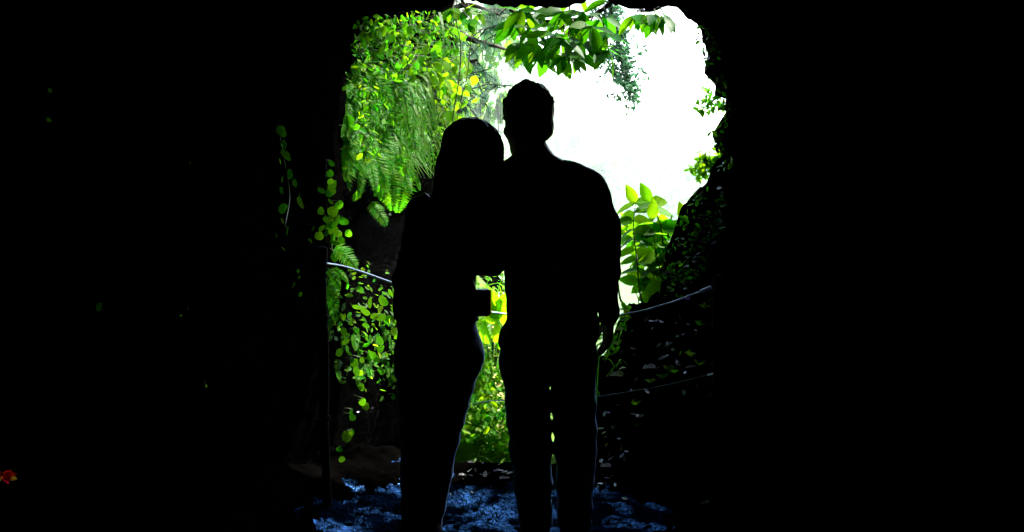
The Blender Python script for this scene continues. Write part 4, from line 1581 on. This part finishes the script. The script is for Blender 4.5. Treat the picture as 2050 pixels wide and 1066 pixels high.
# red and yellow petals at the far left edge
def red_flower():
    c0 = hit(6, 953)
    c = CAM + (c0[0] - CAM) * 0.985
    root = empty('red_flower', c0[0])
    tag(root, 'red flower with a yellow tipped petal at the left edge of the picture', 'flower')
    me_r = leaf_mesh('petal', M['red'], 0.5, 0.8, 0.2, 0.1, 5)
    me_y = leaf_mesh('petal', M['gold'], 0.55, 0.8, 0.2, 0.1, 5)
    for k, (dx, dz, ln, me) in enumerate([(1.0, 0.15, 0.030, me_r), (0.9, -0.25, 0.034, me_y), (0.8, 0.5, 0.026, me_r), (0.2, -0.1, 0.03, me_r), (-0.6, 0.3, 0.03, me_r), (0.3, -0.6, 0.026, me_r), (-0.5, -0.4, 0.03, me_y)]):
        d = Vector((dx, 0.1, dz))
        link('petal', me, None, root, leaf_mtx(c, d, Vector((-0.3, -1.0, 0.3)), ln * 0.85, root.location))
    v, f = tube_data([(0, 0, 0), (c - root.location) * 0.5 + Vector((0, 0, 0.02)), c - root.location], 0.002, 5)
    link('stem', pydata('stem', v, f), M['stem'], root)


red_flower()

# loose stones on the wet path
def stone_mesh(sd):
    random.seed(sd)
    bm = bmesh.new()
    bmesh.ops.create_icosphere(bm, subdivisions=2, radius=1)
    for v_ in bm.verts:
        v_.co *= 1 + 0.35 * noise.noise(v_.co * 1.3 + Vector((sd, 0, 0)))
        v_.co.z *= 0.5
    me = bpy.data.meshes.new('loose_stone')
    bm.to_mesh(me)
    bm.free()
    me.polygons.foreach_set('use_smooth', [True] * len(me.polygons))
    me.materials.append(M['path'])
    return me


ST = [stone_mesh(k) for k in range(4)]
random.seed(17)
for x, y, lab in [(882, 990, 'uppermost small stone of the curved line beside the trouser leg'), (886, 1004, 'small stone second from the top in the curved line'), (884, 1016, 'third stone down in the curved line on the path'),
                  (892, 1024, 'fourth stone down in the curved line on the path'), (897, 1034, 'fifth stone down in the curved line on the path'), (905, 1044, 'last but one stone of the curved line'), (915, 1052, 'lowest stone of the curved line'),
                  (722, 1028, 'left stone of the pair near the left post foot'), (735, 1032, 'right stone of the pair near the left post foot'), (760, 1020, 'stone just left of the long haired person\'s feet'),
                  (865, 1056, 'stone touching the bottom edge right of the long haired person\'s feet'), (1040, 1058, 'stone just left of the taller person\'s feet'), (660, 1058, 'leftmost stone at the bottom edge of the path'),
                  (980, 1040, 'stone midway between the two people at the bottom'), (950, 1020, 'stone a little above the middle of the wet patch'), (700, 1050, 'stone near the bottom edge left of the pair'), (1215, 1045, 'stone right of the taller person\'s feet'), (1260, 1052, 'rightmost stone on the path at the bottom')]:
    h = hit(x, y)
    if h:
        o = link('loose_stone', random.choice(ST))
        s = random.uniform(0.010, 0.022)
        o.location = h[0] + Vector((0, 0, s * 0.2))
        o.scale = (s, s * 0.8, s)
        o.rotation_euler = (0, 0, random.uniform(0, 6))
        tag(o, lab, 'stone', 'small wet stones on the path')

# ------------------------------------------------------------------ background trees
def needle_tree(label, foot, h, limbs, y0):
    """pine: trunk plus limbs given as pixel paths at depth y0"""
    root = empty('pine_tree', foot)
    tag(root, label, 'tree')
    v, f = tube_data([(0.05 * math.sin(i), 0, h * i / 10) for i in range(11)], [0.16 * (1 - 0.08 * i) for i in range(11)], 8)
    trunk = link('trunk', pydata('trunk', v, f, True), M['twig'], root)
    for pts, n in limbs:
        pp = smooth_path([Vector((foot[0], y0, P(pts[0][0], pts[0][1], y0).z))] + [P(x, y, y0 + random.uniform(-0.4, 0.4)) for x, y in pts], 8)
        v, f = tube_data([p - root.location for p in pp], [0.042 * (1 - 0.85 * i / len(pp)) + 0.004 for i in range(len(pp))], 5)
        lo = link('limb', pydata('limb', v, f, True), M['twig'], root)
        v, f, tv, tf = [], [], [], []
        for k in range(n):
            b = pp[int(len(pp) * random.uniform(0.25, 0.999))]
            e = b + Vector((max(-0.4, min(0.45, random.gauss(0.12, 0.22))), random.gauss(0, 0.25), random.gauss(-0.05, 0.2)))
            tube_data([p - root.location for p in (b, b.lerp(e, 0.5) + Vector((0, 0, 0.04)), e)], 0.007, 3, tv, tf)
            for q in range(60):
                p = b.lerp(e, random.uniform(0.35, 1.0)) - root.location
                d = rv(1) + (e - b).normalized() * 0.9
                d.normalize()
                s = d.orthogonal().normalized() * 0.0035
                l = random.uniform(0.09, 0.17)
                i0 = len(v)
                v += [p - s, p + s, p + d * l]
                f.append((i0, i0 + 1, i0 + 2))
        tag(link('twigs', pydata('twigs', tv, tf), M['twig'], lo), kind='stuff')
        tag(link('needles', pydata('needles', v, f), M['leaf_blue'], lo), kind='stuff')


random.seed(77)
Y0 = 11.0
fx = P(868, 300, Y0).x
needle_tree('pine tree with blue green needles behind the left cliff edge', (fx, Y0, ter_z(fx, Y0) - 0.1), 8.0,
            [([(895, 50), (940, 78), (990, 92), (1028, 104)], 11), ([(900, 110), (930, 125), (955, 120)], 9), ([(895, 170), (920, 180), (950, 195)], 8), ([(900, 20), (940, 10), (1000, 30)], 9), ([(890, 230), (910, 245), (930, 275)], 7), ([(895, 140), (915, 210), (918, 260)], 6)], Y0)


def crown_mesh(name, n, r, mats, sd, leaf=0.5):
    rnd = random.Random(sd)
    v, f, mi = [], [], []
    clumps = [Vector((rnd.gauss(0, 0.42), rnd.gauss(0, 0.42), rnd.gauss(0.1, 0.40))) * r for _ in range(16)]
    for k in range(n):
        c = rnd.choice(clumps)
        d = Vector((rnd.gauss(0, 1), rnd.gauss(0, 1), rnd.gauss(0, 1))).normalized()
        p = c + d * r * 0.36 * rnd.random() ** 0.4
        nn = (d + Vector((rnd.uniform(-1, 1), rnd.uniform(-1, 1), rnd.uniform(-1, 1))) * 0.6).normalized()
        a = nn.orthogonal().normalized()
        a.rotate(Quaternion(nn, rnd.uniform(0, 6.28)))
        b = nn.cross(a)
        l = leaf * rnd.uniform(0.5, 1.3)
        i0 = len(v)
        v += [p - a * l, p + b * l * 0.6, p + a * l, p - b * l * 0.6]
        f.append((i0, i0 + 1, i0 + 2, i0 + 3))
        mi.append(rnd.randrange(len(mats)))
    me = pydata(name, v, f)
    for m in mats:
        me.materials.append(m)
    me.polygons.foreach_set('material_index', mi)
    return me


def valley_tree(px, py, y, rpx, sd, label):
    c = P(px, py, y)
    r = rpx * y / F
    g = ter_z(c.x, y)
    root = empty('valley_tree', (c.x, y, g))
    tag(root, label, 'tree', 'hazy trees on the valley side')
    h = c.z - g
    pts = [(0.2 * math.sin(i * 0.9 + sd), 0.15 * math.sin(i * 1.3), h * i / 8) for i in range(9)]
    v, f = tube_data(pts, [max(0.02, 0.0013 * h * (1 - i / 9)) for i in range(9)], 7)
    trunk = link('trunk', pydata('trunk', v, f, True), M['twig'], root)
    for k in range(5):
        a = 6.28 * k / 5
        v, f = tube_data([(pts[6][0], pts[6][1], h * 0.75), (math.cos(a) * r * 0.4, math.sin(a) * r * 0.4, h * 0.95), (math.cos(a) * r * 0.7, math.sin(a) * r * 0.7, h + r * 0.2)], [0.025, 0.016, 0.008], 5)
        link('limb', pydata('limb', v, f, True), M['twig'], root)
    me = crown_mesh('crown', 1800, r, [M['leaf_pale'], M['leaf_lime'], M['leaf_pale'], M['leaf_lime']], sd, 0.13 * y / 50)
    o = tag(link('crown', me, None, root), kind='stuff')
    o.location = (0, 0, h - r * 0.8)
    o.scale = (1.2, 1.2, 2.0)


for px, py, y, rpx, sd, lab in [(905, 150, 46, 55, 1, 'hazy tree nearest the ivy edge, behind the bare stems'), (945, 60, 60, 55, 2, 'hazy tree crown behind the pine limb at the top'), (920, 290, 40, 50, 3, 'low hazy tree just left above the long hair'),
                                (1000, 25, 75, 40, 4, 'hazy tree crown left of the large leafy branch'), (965, 180, 95, 36, 5, 'faint far tree left of the taller person\'s head'),
                                (1140, 285, 420, 26, 6, 'very faint far tree just right of the taller person\'s head'), (1205, 335, 360, 22, 7, 'very faint far tree above the taller person\'s shoulder')]:
    valley_tree(px, py, y, rpx, sd, lab)

# far wood on the hill across the valley: one mass
v, f = [], []
rnd = random.Random(3)
proto = []
for sd in range(4):
    me = crown_mesh('tmp', 260, 1.0, [M['leaf']], sd, 0.17)
    proto.append(([vv.co.copy() for vv in me.vertices], [tuple(p.vertices) for p in me.polygons]))
for k in range(800):
    y = rnd.uniform(330, 1000)
    x = rnd.uniform(-0.13, 0.28) * y
    z = ter_z(x, y)
    s = rnd.uniform(6, 13)
    pv, pf = rnd.choice(proto)
    b = len(v)
    v += [(x + q.x * s, y + q.y * s, z + s * 0.8 + q.z * s * 1.15) for q in pv]
    f += [tuple(b + i for i in p) for p in pf]
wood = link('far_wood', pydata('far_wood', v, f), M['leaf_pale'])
tag(wood, 'washed out wooded hillside far across the valley', 'wood', kind='stuff')

# ------------------------------------------------------------------ haze
zmax = max(max(p.co.z for p in ground.data.vertices), max(p[2] for p in v), 18.0) + 2
zmin = min(p.co.z for p in ground.data.vertices) - 1.5
bm = bmesh.new()
bmesh.ops.create_cube(bm, size=1)
for q in bm.verts:
    q.co = Vector((q.co.x * 1900, -20 if q.co.y < 0 else 1240, zmin if q.co.z < 0 else zmax))
me = bpy.data.meshes.new('haze')
bm.to_mesh(me)
bm.free()
hz, nt, lk, b = new_mat('haze')
nt.remove(b)
pv = nt.new('ShaderNodeVolumePrincipled')
pv.inputs['Color'].default_value = (0.95, 0.97, 1.0, 1)
pv.inputs['Density'].default_value = 0.00050
lk.new(pv.outputs[0], nt['Material Output'].inputs['Volume'])
haze = link('haze', me, hz)
tag(haze, 'pale bright haze filling the valley', 'haze', kind='stuff')
